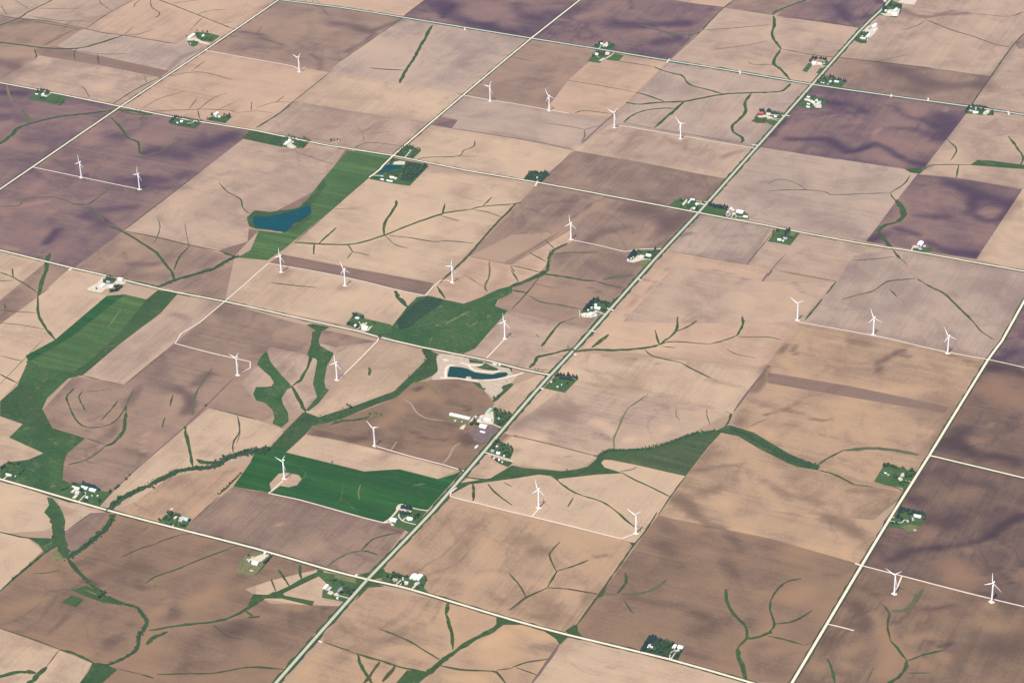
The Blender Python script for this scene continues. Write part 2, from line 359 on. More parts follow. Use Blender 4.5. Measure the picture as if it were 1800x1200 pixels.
# ------------------------------------------------------------------ soil moisture survey
for z, L in {
 (0,0): [([(0,650),(150,662)],60,.7),([(0,180),(130,150)],60,.4),([(1080,1070),(1300,1090),(1440,1010),(1650,950)],110,.6),([(600,920),(900,960)],60,.3),([(660,900),(640,1000)],70,-.5),([(0,420),(110,470)],70,.5),([(20,360),(230,390)],60,-.4),([(680,610),(720,600)],90,-.5),([(200,450),(300,430)],60,-.4),([(60,540),(200,480)],70,.2),([(1190,490),(1300,400),(1430,340)],22,.6),([(50,1000),(130,1040),(300,1050)],60,-.4),([(930,1000),(1000,960)],60,-.3),([(0,900),(60,880)],60,-.4),([(520,150),(300,320)],14,.6),([(1700,220),(1790,250)],30,.7),([(820,520),(1000,560)],70,.2)],
 (1,0): [([(550,165),(700,200),(820,215),(900,190),(1000,140)],45,.75),([(640,370),(760,300),(850,230)],30,.8),([(830,340)],260,-.5),([(380,390),(440,420),(440,480)],20,.5),([(1310,20),(1350,90),(1500,160),(1800,235)],90,.8),([(1650,60),(1760,110)],150,-.4),([(1360,40),(1340,130)],24,.5),([(700,960),(900,850)],22,.25),([(1280,715),(1310,718)],16,.5),([(1320,680),(1350,680)],14,.5),([(1100,790),(1150,805)],14,.5),([(1490,460)],40,.35),([(930,255)],30,.35),([(1300,560),(1600,350)],60,.18),([(0,270),(200,320)],26,.4),([(180,1060),(260,1060)],26,.6),([(80,50),(300,70)],60,.2)],
 (2,0): [([(100,230),(220,130),(420,60)],130,.6),([(700,170),(1000,180),(1250,160)],80,.6),([(830,0),(845,80)],24,.5),([(1000,300),(1200,270)],60,.5),([(740,370),(1000,390)],90,.5),([(300,50),(330,60)],90,-.2),([(500,120),(640,100)],90,-.4),([(850,230),(1000,230)],40,-.35),([(480,1045)],34,-1.0),([(560,1100),(620,1200)],80,.2),([(1150,1000),(1300,1080)],80,.25),([(1490,1120),(1600,1060)],30,.6),([(100,110),(40,40)],80,.3)],
 (3,0): [([(780,440),(950,500),(1100,580),(1300,610),(1500,600)],90,.7),([(1500,540),(1480,600)],80,.6),([(1200,880),(1230,820),(1280,880),(1200,960)],90,.55),([(900,740),(1000,830),(1150,890)],50,.5),([(170,980),(400,990),(560,1050),(740,1020),(850,1060),(1000,1140),(1090,1175)],45,.8),([(550,1060),(680,1035)],30,.5),([(755,975),(805,905)],12,-.9),([(1240,790),(1260,750)],9,-.9),([(430,720),(560,740),(680,790)],45,.5),([(900,890),(1150,950)],40,.4),([(100,840),(20,960)],40,.6),([(450,50),(600,140),(720,120)],50,.6),([(800,10)],70,.8),([(970,70),(1050,105),(1120,125),(1230,105),(1380,90)],26,1.3),([(1190,100),(1280,72)],18,1.1),([(900,480),(1100,490)],40,.4),([(1230,420)],130,-.3),([(1450,1000),(1560,880)],90,.15),([(760,1100),(900,1150)],60,-.3),([(300,800),(600,860)],120,-.25),([(1740,300),(1560,540)],34,.5),([(880,630),(1100,640)],60,.3)],
 (0,1): [([(340,500),(400,420)],34,1.0),([(690,280),(900,270)],70,.5),([(1000,130),(1300,120)],60,.5),([(720,370),(620,320)],70,.6),([(100,235),(310,215)],26,-1.0),([(340,295)],34,-.8),([(30,530),(120,535)],24,-1.2),([(330,440)],60,-.45),([(1050,690),(1110,680)],50,-.6),([(880,510),(960,530)],40,-.5),([(1000,80),(1150,60),(1300,30)],90,.5),([(800,90),(1000,60)],60,.4),([(600,40)],70,.4),([(180,160),(300,60)],60,-.4),([(560,470),(660,560)],90,.2),([(900,640),(1100,640)],22,.45),([(1250,1020),(1330,1050)],24,.5),([(1620,650)],70,-.4),([(1480,930),(1600,1000)],80,.25),([(0,240),(60,330)],50,-.4),([(1350,600),(1400,480)],20,-.2),([(1400,320),(1700,60)],120,.15)],
 (1,1): [([(600,300),(700,350)],90,.2),([(1050,480),(1200,430)],60,-.3),([(650,270),(680,260)],18,.4),([(1000,240),(1100,300)],80,-.2),([(1180,180),(1450,160)],80,.2),([(1650,690),(1560,800)],70,-.2),([(350,960),(700,900)],120,-.15),([(200,1130),(330,1090)],60,-.4),([(1400,640),(1300,700)],70,.15),([(200,700),(180,720)],40,.8),([(630,815)],44,.8)],
 (2,1): [([(850,270),(1050,310),(1150,370),(1240,300)],120,.75),([(1100,420),(1200,350)],80,.5),([(540,500),(680,430),(790,390)],50,.55),([(1190,465),(1280,458)],16,1.2),([(980,520),(1100,480)],40,.5),([(330,300),(440,180),(520,190)],50,.4),([(420,340),(560,240),(690,195)],16,.6),([(330,430),(640,210)],60,-.3),([(900,510),(960,505)],40,-.5),([(560,650),(740,740)],60,.4),([(330,610),(600,580)],24,.3),([(520,800),(640,880)],16,.5),([(700,600),(850,660)],80,.3),([(300,700),(200,860)],0+60,-.3),([(1690,620),(1500,640)],30,.25),([(1160,660),(1000,790),(780,1060)],8,.5),([(1150,665),(1760,778)],8,.45),([(1400,950),(1700,900)],150,-.2),([(1350,1155)],12,.9),([(1750,90),(1790,85)],12,.7),([(920,775),(1010,785)],7,.6)],
 (3,1): [([(1290,80),(1440,160),(1600,200),(1720,220)],75,.9),([(1440,200),(1430,300),(1520,350),(1640,340),(1720,250)],44,.7),([(1560,290)],90,-.3),([(900,390),(1050,462)],44,.7),([(1140,510),(1300,560),(1450,590)],50,.8),([(1040,300),(1250,330)],40,.45),([(700,480),(780,440)],44,.8),([(1350,480)],120,.3),([(300,330),(550,440)],150,.2),([(760,240)],100,-.3),([(500,160),(700,60)],110,.1),([(620,720),(900,680)],130,.2),([(640,900),(720,1000)],80,.2),([(1290,870)],40,.4),([(1410,1015)],20,.5),([(1690,970)],28,.4),([(1600,790),(1750,950)],150,.3),([(190,770),(260,850),(340,880)],18,.5),([(1720,80),(1660,70)],60,.3),([(1000,480)],40,-.6),([(1150,990),(1050,1080)],120,-.3)],
 (0,2): [([(1290,320),(1340,370),(1340,440),(1280,510)],40,.9),([(1400,300),(1470,220)],34,.7),([(1360,400),(1350,500)],24,.6),([(520,570),(480,560)],60,-.6),([(1240,440),(1230,500)],60,-.4),([(940,330),(900,440)],34,.5),([(830,560),(800,650)],40,.5),([(660,640)],60,-.35),([(560,300),(400,400)],70,.3),([(1000,120),(1180,300)],130,.2),([(880,760),(1000,780)],30,.35),([(1090,600),(1010,760)],9,-.9),([(1150,690),(1100,760)],40,-.3),([(1250,960),(1350,1000)],60,.2),([(840,720)],80,-.2),([(430,1160),(520,1190)],30,.6),([(60,1110)],60,-.3),([(1420,640),(1640,620)],30,-.2),([(1250,330),(1050,280)],60,.25)],
 (1,2): [([(1090,380),(1230,350),(1290,390)],60,-.6),([(1000,440),(1060,470),(960,560),(900,600)],50,-.5),([(1290,760),(1400,740)],50,-.4),([(420,640),(600,660),(760,690)],26,.6),([(1460,650),(1500,710)],44,.8),([(1120,330),(1160,320)],24,.9),([(1000,620),(1150,670),(1350,670)],12,.5),([(1250,600),(1400,560)],60,.3),([(1380,430),(1480,470)],20,.5),([(1480,490)],10,.8),([(650,690),(880,640)],40,.3),([(780,840)],14,.7),([(910,810)],14,.6),([(1120,860)],14,.7),([(740,755),(860,785)],14,-.8),([(860,820),(1000,760)],40,.2),([(260,240),(200,200)],80,.2),([(60,60),(200,60)],80,.25),([(350,330)],40,.4),([(1650,890)],20,.5)],
 (2,2): [([(590,570),(660,630)],46,-.9),([(790,680),(820,680)],30,-1.0),([(170,690),(230,665)],40,-.8),([(1120,630)],40,-.7),([(310,210),(420,215)],60,-.7),([(50,590),(200,510),(400,500)],80,.45),([(560,640),(640,690)],20,.5),([(850,270),(700,330)],90,.2),([(500,290),(800,330),(1100,400),(1400,470)],22,.3),([(1150,1110),(1240,1140),(1300,1190)],56,.9),([(1330,1070),(1450,1040)],40,.5),([(1300,900),(1600,880)],24,.45),([(1500,1130)],90,-.5),([(1700,1000)],90,-.3),([(630,110),(880,108)],8,.5),([(980,150),(1050,158)],8,.6),([(1230,150),(1250,170)],26,.6),([(1400,260),(1450,285),(1620,330)],20,.45),([(380,820)],12,.6),([(10,760)],40,.7),([(430,190),(640,215)],16,.4),([(1680,330),(1790,190)],26,.9),([(1600,560),(1540,580)],40,.6),([(1780,460)],24,.6),([(1640,620),(1720,610)],40,-.3),([(320,590),(300,560)],50,-.35),([(1450,780)],60,.3),([(100,550),(60,600)],50,.2)],
 (3,2): [([(1210,740),(1300,730),(1370,620)],80,.8),([(1400,740),(1480,800),(1620,800),(1790,860)],56,.7),([(1700,400),(1560,350)],130,-.7),([(1450,680)],60,-.6),([(1580,270)],80,-.6),([(1560,180),(1680,170),(1800,240)],56,.7),([(1620,120),(1720,80)],50,.5),([(1350,1090)],100,-.5),([(1050,1110)],60,.6),([(1180,900)],60,.4),([(0,980),(120,1080),(260,1090),(380,1130)],36,.45),([(20,650)],40,-.7),([(780,620)],150,-.15),([(60,90),(110,15)],12,.9),([(130,60),(170,100)],11,.8),([(190,10),(130,60)],11,.7),([(790,210),(800,140),(880,80),(920,50)],17,1.1),([(900,70),(985,92)],18,.9),([(620,0),(700,20)],40,.5),([(1280,90),(1470,155)],16,.6),([(0,530),(110,500),(180,520),(360,548)],10,.9),([(110,500),(210,440)],9,.6),([(360,548),(430,520),(490,450)],8,.6),([(560,1030),(720,1060)],34,.4),([(150,600),(600,700)],22,.3),([(540,740),(700,720)],40,.3),([(1540,590),(1560,550)],7,-.8),([(820,235)],8,-1.0),([(1130,720),(1180,640)],12,-.3),([(1120,930),(1100,980)],60,.3)],
 (0,3): [([(1500,560),(1380,630)],60,-.8),([(1100,720),(1150,700)],50,-.7),([(250,620),(70,680)],80,-.5),([(300,400)],60,-.5),([(620,470),(690,530)],30,.7),([(1240,700),(1260,720)],50,.5),([(960,480),(1000,540)],30,.4),([(1650,800),(1600,860)],60,.5),([(750,950),(860,800)],40,.35),([(680,1030)],24,.6),([(600,990)],40,-.5),([(470,740),(360,880)],16,.5),([(1000,350)],90,.3),([(1600,420),(1550,440)],60,-.4),([(1600,20)],70,-.3),([(700,340)],60,.2),([(1300,1100),(1500,1080)],50,.4),([(1000,1080),(1200,1170)],60,-.3),([(300,430),(420,440)],40,-.4),([(1180,640),(1170,625)],8,-.8)],
 (1,3): [([(1000,950),(1150,1010)],50,-.5),([(1650,920),(1760,890)],50,-.9),([(1560,1170),(1400,1180)],50,-.7),([(1680,620),(1700,630)],14,.9),([(1500,120),(1520,80)],70,.3),([(1450,220),(1400,280)],60,.25),([(1640,460)],70,-.4),([(1500,430),(1680,410),(1790,440)],20,.25),([(860,780),(1000,850)],60,.25),([(150,640),(300,650)],60,-.5),([(300,300),(450,250)],70,-.3),([(180,95),(230,80)],11,-1.0),([(485,658)],10,2.2),([(1240,530)],70,-.4),([(850,100),(1030,120)],14,.7),([(1640,1010),(1800,960)],60,-.3),([(640,720),(560,800)],50,-.2),([(900,1000)],60,-.3)],
 (2,3): [([(1150,60),(1330,110)],60,-.5),([(1330,20),(1420,90),(1540,110)],34,.6),([(1560,180),(1640,260)],40,.4),([(1030,240),(1090,280)],50,.4),([(1480,360),(1560,420)],60,.4),([(880,590),(1000,640),(1200,650),(1330,720)],36,.4),([(420,560),(440,620)],40,-.4),([(180,270),(240,280)],40,.5),([(380,600),(400,560)],60,-.3),([(560,320),(680,310)],16,.6),([(1300,300)],90,-.3),([(1340,820),(1500,760)],60,.3),([(1680,800)],50,.5),([(1250,1000),(1400,1060)],70,.3),([(1760,560),(1720,640)],60,-.2),([(200,900),(260,880)],34,-.8),([(40,820),(160,870)],24,-.5),([(650,1060),(720,1080)],12,.35),([(1060,40),(1800,180)],7,-.6),([(950,860)],16,-.6),([(40,980),(250,960)],40,.3),([(300,950)],50,.3)],
 (3,3): [([(850,330),(1000,290),(1180,262)],36,.7),([(1180,262),(1500,195),(1600,160)],30,.5),([(1600,160),(1680,90),(1790,20)],44,1.0),([(430,60),(560,110),(660,140)],60,.7),([(1380,450)],110,-.9),([(1580,670)],50,-.9),([(1790,430)],70,-.7),([(760,760),(780,850),(870,1000),(850,1120)],60,-.9),([(250,570),(150,600)],70,-.8),([(1000,910),(1150,890)],40,-.7),([(1250,1010)],40,-.9),([(1100,1070)],46,-.6),([(1650,820),(1500,790)],60,-.5),([(350,1110)],50,-.6),([(560,970)],60,-.5),([(620,680),(700,780),(640,820)],50,.6),([(1250,650),(1100,660)],22,.6),([(1250,965),(1340,930),(1350,850)],12,.9),([(930,620)],60,-.3),([(200,240),(560,280)],60,-.3),([(560,1060)],40,-.6),([(100,820)],60,-.4),([(1650,950)],120,.4),([(1100,180),(1060,240)],60,-.3),([(1420,260)],50,-.4),([(700,560),(800,600)],16,.5),([(100,960),(20,980)],60,-.4),([(400,900)],60,.4),([(1640,430),(1730,500)],9,.7),([(1000,30),(1200,60)],60,.3),([(1290,60)],90,.25),([(1120,140)],60,-.25)],
}.items():
    for pts, w, s in L: damp(z, pts, w, s)

# ------------------------------------------------------------------ the land: base ground, then every field
gm, gnt, gb = new_mat('ground_far_fields', 0.95, 0.1)
gp = geo_pos(gnt); sn = gnt.nodes.new("ShaderNodeVectorMath"); sn.operation = 'SNAP'
sn.inputs[1].default_value = (804.67, 804.67, 100000.0); gnt.links.new(gp, sn.inputs[0])
wnz = gnt.nodes.new("ShaderNodeTexWhiteNoise"); gnt.links.new(sn.outputs[0], wnz.inputs[0])
gc = mixc(gnt, wnz.outputs[0], alb((186, 156, 128)), alb((198, 169, 140)))
gc = mixc(gnt, mth(gnt, 'MULTIPLY', mth(gnt, 'SUBTRACT', noise(gnt, gp, 0.004, 4, 0.6), 0.45), 2.0, True), gc, alb((166, 138, 116)))
gnt.links.new(gc, gb.inputs["Base Color"])
R0 = 32000.0
struct(link('ground', [(-R0, -R0, 0), (R0, -R0, 0), (R0, R0, 0), (-R0, R0, 0)], [(0, 1, 2, 3)], gm))

FIELDS = [
 # north-west block, west of the left gravel road
 ('P', (0,0), [(-200,-140),(1000,-140),(940,0),(790,80),(680,150),(605,205),(330,150),(120,130),(0,108),(-200,60)]),
 ('O', (0,0), [(940,0),(1000,-140),(2100,-140),(1960,0),(1440,352),(1310,265),(1240,310),(870,250),(740,235),(605,205),(680,150),(790,80)]),
 ('B', (0,0), [(-200,60),(0,108),(120,130),(330,150),(580,205),(400,325),(300,345),(0,330),(-200,300)]),
 ('G', (0,0), [(580,205),(740,235),(870,250),(1240,310),(1310,265),(1440,352),(1190,500),(600,372),(400,325)]),
 ('S', (0,0), [(240,345),(400,325),(600,372),(1190,500),(1125,545),(700,460),(280,392)]),
 ('B', (0,0), [(-200,300),(0,330),(240,345),(280,392),(0,565),(-200,640)]),
 ('P', (0,0), [(-200,640),(0,565),(280,392),(700,460),(1125,545),(852,748),(420,668),(0,586),(-200,555)]),
 # north-centre
 ('O', (1,0), [(160,0),(300,-160),(1400,-160),(1190,0),(1032,118),(600,52)]),
 ('D', (1,0), [(1190,0),(1400,-160),(2550,-160),(2290,0),(1940,268),(1500,205),(1032,118)]),
 ('D', (2,0), [(480,0),(700,-160),(1660,-160),(1640,-80),(1540,10),(1490,55),(1390,160),(1100,425),(140,268)]),
 ('O', (2,0), [(1050,-100),(1660,-100),(1550,5),(1490,50),(1300,28),(1130,0)]),
 ('B', (2,0), [(1490,55),(1560,0),(1700,-160),(2200,-160),(2080,0),(1850,105),(1800,110)]),
 ('D', (3,0), [(300,0),(400,-140),(980,-140),(860,0),(790,70),(640,197),(60,112),(150,45)]),
 ('P', (2,0), [(1490,55),(1850,112),(2440,197),(2112,594),(1100,425),(1390,155)]),
 ('P', (3,0), [(860,0),(1000,-140),(2000,-140),(2000,0),(1790,240),(1560,540),(1060,470),(500,400)]),
 ('B', (3,0), [(2000,0),(2000,330),(1760,345),(1740,310)]),
 ('B', (3,0), [(500,400),(1060,470),(1560,540),(1430,755),(860,670),(312,594)]),
 ('P', (3,0), [(1740,310),(1760,345),(2000,330),(2000,830),(1800,806),(1430,755),(1560,540)]),
 # first row of sections
 ('B', (1,0), [(160,0),(600,52),(1032,125),(590,432),(520,510),(300,470),(-360,352)]),
 ('G', (1,0), [(1032,125),(1500,205),(1940,268),(1470,672),(1000,580),(520,510),(590,432)]),
 ('O', (0,0), [(1440,352),(2100,470),(2320,510),(1800,905),(1320,826),(852,748)]),
 ('T', (1,0), [(520,510),(1000,580),(1470,672),(1240,860),(700,785),(265,712)]),
 ('P', (1,0), [(265,712),(700,785),(1240,860),(968,1095),(480,1000),(0,918)]),
 ('B', (2,0), [(140,268),(620,368),(400,560),(240,775),(-330,670)]),
 ('O', (2,0), [(620,368),(1100,428),(700,822),(430,800),(240,770),(400,560)]),
 ('G', (2,0), [(-330,670),(240,775),(430,800),(690,855),(440,1055),(0,970),(-560,885)]),
 ('T', (2,0), [(-560,885),(0,970),(440,1060),(170,1290),(-830,1095)]),
 ('G', (2,0), [(1100,428),(2112,594),(1790,960),(1705,1040),(1180,955),(700,870)]),
 ('P', (2,0), [(700,870),(1180,955),(1705,1040),(1505,1255),(1350,1230),(900,1140),(440,1060)]),
 ('B', (2,0), [(440,1060),(900,1140),(1350,1230),(1500,1255),(1308,1495),(800,1420),(170,1290)]),
 ('D', (3,0), [(312,594),(860,670),(1430,755),(1400,800),(1100,1180),(1000,1195),(500,1120),(-90,1030),(0,960)]),
 ('P', (3,0), [(1430,755),(1800,806),(2000,830),(2000,1330),(1780,1325),(1320,1255),(1080,1215),(1100,1180)]),
 ('G', (3,0), [(-90,1030),(500,1120),(1000,1195),(1050,1240),(700,1695),(0,1590),(-490,1495)]),
 ('D', (3,1), [(1050,25),(1320,50),(1790,130),(1465,622),(1080,565),(690,497),(900,215)]),
 ('T', (3,1), [(1790,130),(2000,160),(2000,740),(1800,708),(1465,622)]),
 # dark block between the left road and the strip field
 ('D', (0,0), [(-200,555),(0,586),(420,668),(852,748),(228,1176),(0,1330),(-200,1470)]),
 ('D', (0,0), [(852,748),(1320,826),(1760,915),(1700,985),(1420,1200),(870,1625),(590,1700),(0,1330),(228,1176)]),
 ('D', (0,1), [(-200,270),(0,133),(228,-24),(870,420),(510,690),(0,560),(-200,530)]),
 ('B', (0,1), [(870,420),(1340,525),(1650,605),(1580,920),(1000,785),(510,690)]),
 # strip field with the lake, section b row 1
 ('P', (0,0), [(1700,985),(1990,1035),(2430,1050),(2240,1330),(1950,1480),(1760,1510),(1740,1700),(1550,1755),(880,1620)]),
 ('S', (1,0), [(580,1040),(680,1060),(450,1320),(320,1460),(130,1500),(200,1400),(420,1240)]),
 ('S', (0,1), [(1740,410),(1820,420),(1650,600),(1545,562)]),
 ('T', (1,1), [(768,38),(1060,110),(1190,-10),(1410,20),(1980,80),(1800,250),(1290,790),(180,588),(270,500),(700,100)]),
 ('S', (1,1), [(180,588),(700,690),(1250,790),(1190,880),(600,745),(90,652)]),
 ('T', (1,1), [(90,652),(600,745),(1190,880),(1080,960),(960,1090),(680,1090),(-220,920)]),
 ('B', (2,1), [(180,88),(860,215),(1308,292),(1000,630),(830,850),(740,960),(560,880),(0,800),(-50,640),(330,430),(0,450),(-300,600)]),
 ('O', (1,1), [(1490,600),(1800,662),(2210,420),(2220,500),(2060,560),(2060,640),(1990,720),(1800,808),(1460,935),(1280,905),(1190,880)]),
 ('B', (2,1), [(0,800),(200,740),(560,790),(780,830),(520,1110),(250,1070),(0,1005),(-110,940)]),
 ('P', (2,1), [(-110,940),(0,1005),(250,1070),(520,1110),(270,1445),(0,1395),(-290,1330)]),
 # section c row 1
 ('G', (2,1), [(1308,292),(1800,388),(1830,400),(1660,662),(1100,565)]),
 ('P', (2,1), [(1830,400),(2660,555),(2400,650),(2260,780),(1790,700),(1660,662)]),
 ('G', (3,1), [(860,555),(1800,710),(2000,740),(1800,920),(1540,1325),(230,1060),(480,780),(600,600)]),
 ('O', (2,1), [(1100,565),(1660,662),(1790,690),(1780,780),(2270,780),(2020,1060),(1900,1220),(1780,1380),(440,1240),(270,1440)]),
 ('P', (2,1), [(1150,662),(1760,778),(2260,785),(2020,1050),(1700,1080),(780,1062)], 'sub'),
 ('T', (2,2), [(440,75),(1780,180),(1545,510),(600,808),(0,668),(-60,630),(260,250)]),
 ('P', (2,2), [(-60,640),(0,668),(200,705),(600,808),(900,760),(1270,640),(1530,505),(1000,390),(400,300)], 'sub'),
 ('C', (3,2), [(-20,180),(210,-140),(1540,130),(1132,805),(965,1070),(870,1040),(740,1022),(610,1010),(530,965),(450,930),(360,900),(0,710),(-260,570)]),
 ('S', (3,2), [(0,218),(600,318),(1280,460),(1240,505),(600,395),(0,292)], 'sub'),
 ('D', (3,2), [(1540,130),(1790,-260),(2000,-220),(2000,225),(1800,185)]),
 ('V', (3,2), [(1540,130),(1800,185),(2000,225),(2000,1000),(1800,960),(1132,805)]),
 # south-west block
 ('T', (0,1), [(-200,530),(0,560),(510,690),(750,735),(600,850),(760,880),(385,1190),(0,1600),(-200,1600)]),
 ('B', (0,1), [(330,640),(485,690),(270,885),(0,1080),(-120,1150),(-120,960),(0,910)], 'sub'),
 ('T', (0,2), [(-200,100),(0,-80),(400,-60),(370,0),(0,420),(0,525),(160,580),(65,675),(305,780),(0,970),(-200,960)]),
 ('P', (0,1), [(1330,885),(1580,920),(1230,1215),(870,1510),(570,1440),(840,1200)]),
 ('B', (0,2), [(1580,-275),(2040,-140),(2640,0),(2370,270),(1800,590),(1470,465),(780,1160),(440,970),(300,480),(520,240),(870,305),(1230,10)]),
 ('T', (0,2), [(1470,465),(1670,520),(1810,552),(2015,625),(1930,740),(1500,890),(800,1190),(690,1165),(1000,850),(1310,600)]),
 ('C', (0,2), [(800,1240),(1180,960),(1600,860),(1740,865),(1640,1020),(1420,1200),(1270,1330),(760,1190)]),
 ('B', (0,2), [(1640,1020),(1790,1050),(1900,1060),(2800,1290),(2860,1310),(2580,1680),(1270,1330),(1420,1200)]),
 ('P', (1,2), [(75,65),(110,40),(370,100),(400,0),(560,40),(850,0),(600,270),(520,340),(340,500),(0,420),(-100,300)]),
 ('T', (1,2), [(850,-5),(930,-5),(1160,50),(1210,125),(970,350),(700,450),(430,535),(330,500),(515,340),(610,240)]),
 ('K', (1,2), [(350,660),(400,600),(600,545),(850,450),(985,395),(1090,290),(1280,265),(1500,270),(1600,340),(1700,470),(1800,640),(1500,900),(1420,905),(830,755)]),
 ('T', (1,2), [(350,655),(560,690),(830,752),(1100,820),(1420,905),(1280,965),(1010,897),(760,912),(215,780)], 'sub'),
 ('T', (1,2), [(1660,460),(1800,310),(2050,210),(2060,260),(1800,570),(1760,500)], 'sub'),
 ('P', (1,2), [(1500,100),(1800,-210),(2330,-90),(2070,240),(1800,185)]),
 ('T', (2,2), [(0,670),(600,808),(500,880),(360,910),(0,860),(-180,800)], 'sub'),
 ('O', (1,2), [(1600,790),(1800,860),(1880,880),(1760,950),(1660,960),(1500,920)]),
 ('T', (2,2), [(-380,1000),(-300,960),(190,930),(600,935),(640,830),(930,875),(1220,945),(1110,1095),(870,1420),(770,1390),(0,1200),(-440,1085)]),
 ('C', (1,3), [(1370,-110),(1800,0),(2570,190),(2640,230),(2450,550),(2220,850),(1700,730),(790,470)]),
 ('C', (2,2), [(1470,640),(1640,690),(1800,785),(2160,905),(2250,930),(2330,965),(2410,1010),(2540,1022),(2670,1040),(2765,1070),(2500,1290),(1030,1240),(1220,945)]),
 ('K', (2,3), [(1030,20),(1100,40),(1800,180),(2465,372),(1970,1200),(1660,1190),(1000,1020),(410,865)]),
 ('C', (2,3), [(1030,20),(1300,-60),(2600,60),(2460,370),(1800,180),(1100,40)], 'sub'),
 ('V', (3,2), [(1132,805),(1800,960),(2000,1000),(2000,1900),(1800,1860),(660,1570)]),
 ('K', (3,3), [(660,372),(1800,665),(2000,710),(2000,1350),(80,1350),(170,1200)]),
 # bottom
 ('T', (0,2), [(-200,940),(0,970),(200,1015),(340,1090),(370,1150),(370,1300),(310,1330),(0,1350),(-200,1350)]),
 ('T', (0,3), [(-200,130),(0,140),(190,180),(300,270),(0,560),(-200,700)]),
 ('T', (0,3), [(440,0),(400,-100),(760,0),(640,10),(460,145)]),
 ('B', (0,3), [(640,5),(760,0),(760,60),(700,160),(580,240),(480,300),(455,150)]),
 ('K', (0,3), [(760,0),(1300,130),(1800,260),(2280,390),(1900,480),(1720,540),(1900,640),(1900,640),(2400,660),(2340,710),(1900,1200),(700,1330),(740,1080),(420,965),(0,815),(-200,750),(-200,700),(0,555),(300,270),(400,240),(470,310),(580,240)]),
 ('T', (0,3), [(-200,760),(0,818),(415,965),(330,1080),(120,1320),(-200,1320)]),
 ('T', (0,3), [(420,972),(640,1060),(560,1200),(500,1320),(120,1320),(330,1080)]),
 ('T', (1,3), [(0,440),(120,295),(430,370),(500,520),(470,620),(600,640),(545,695),(400,660),(60,610),(0,580)]),
 ('C', (1,3), [(480,912),(470,860),(800,530),(1340,625),(1800,755),(1690,735),(1640,860),(1200,1150),(1060,1100)]),
 ('C', (1,3), [(480,912),(1060,1100),(1220,1140),(1800,760),(2200,870),(2120,930),(1900,1350),(40,1350)]),
 ('T', (2,3), [(410,868),(1000,1022),(1660,1190),(1900,1260),(1900,1350),(20,1350),(140,1200)]),
]
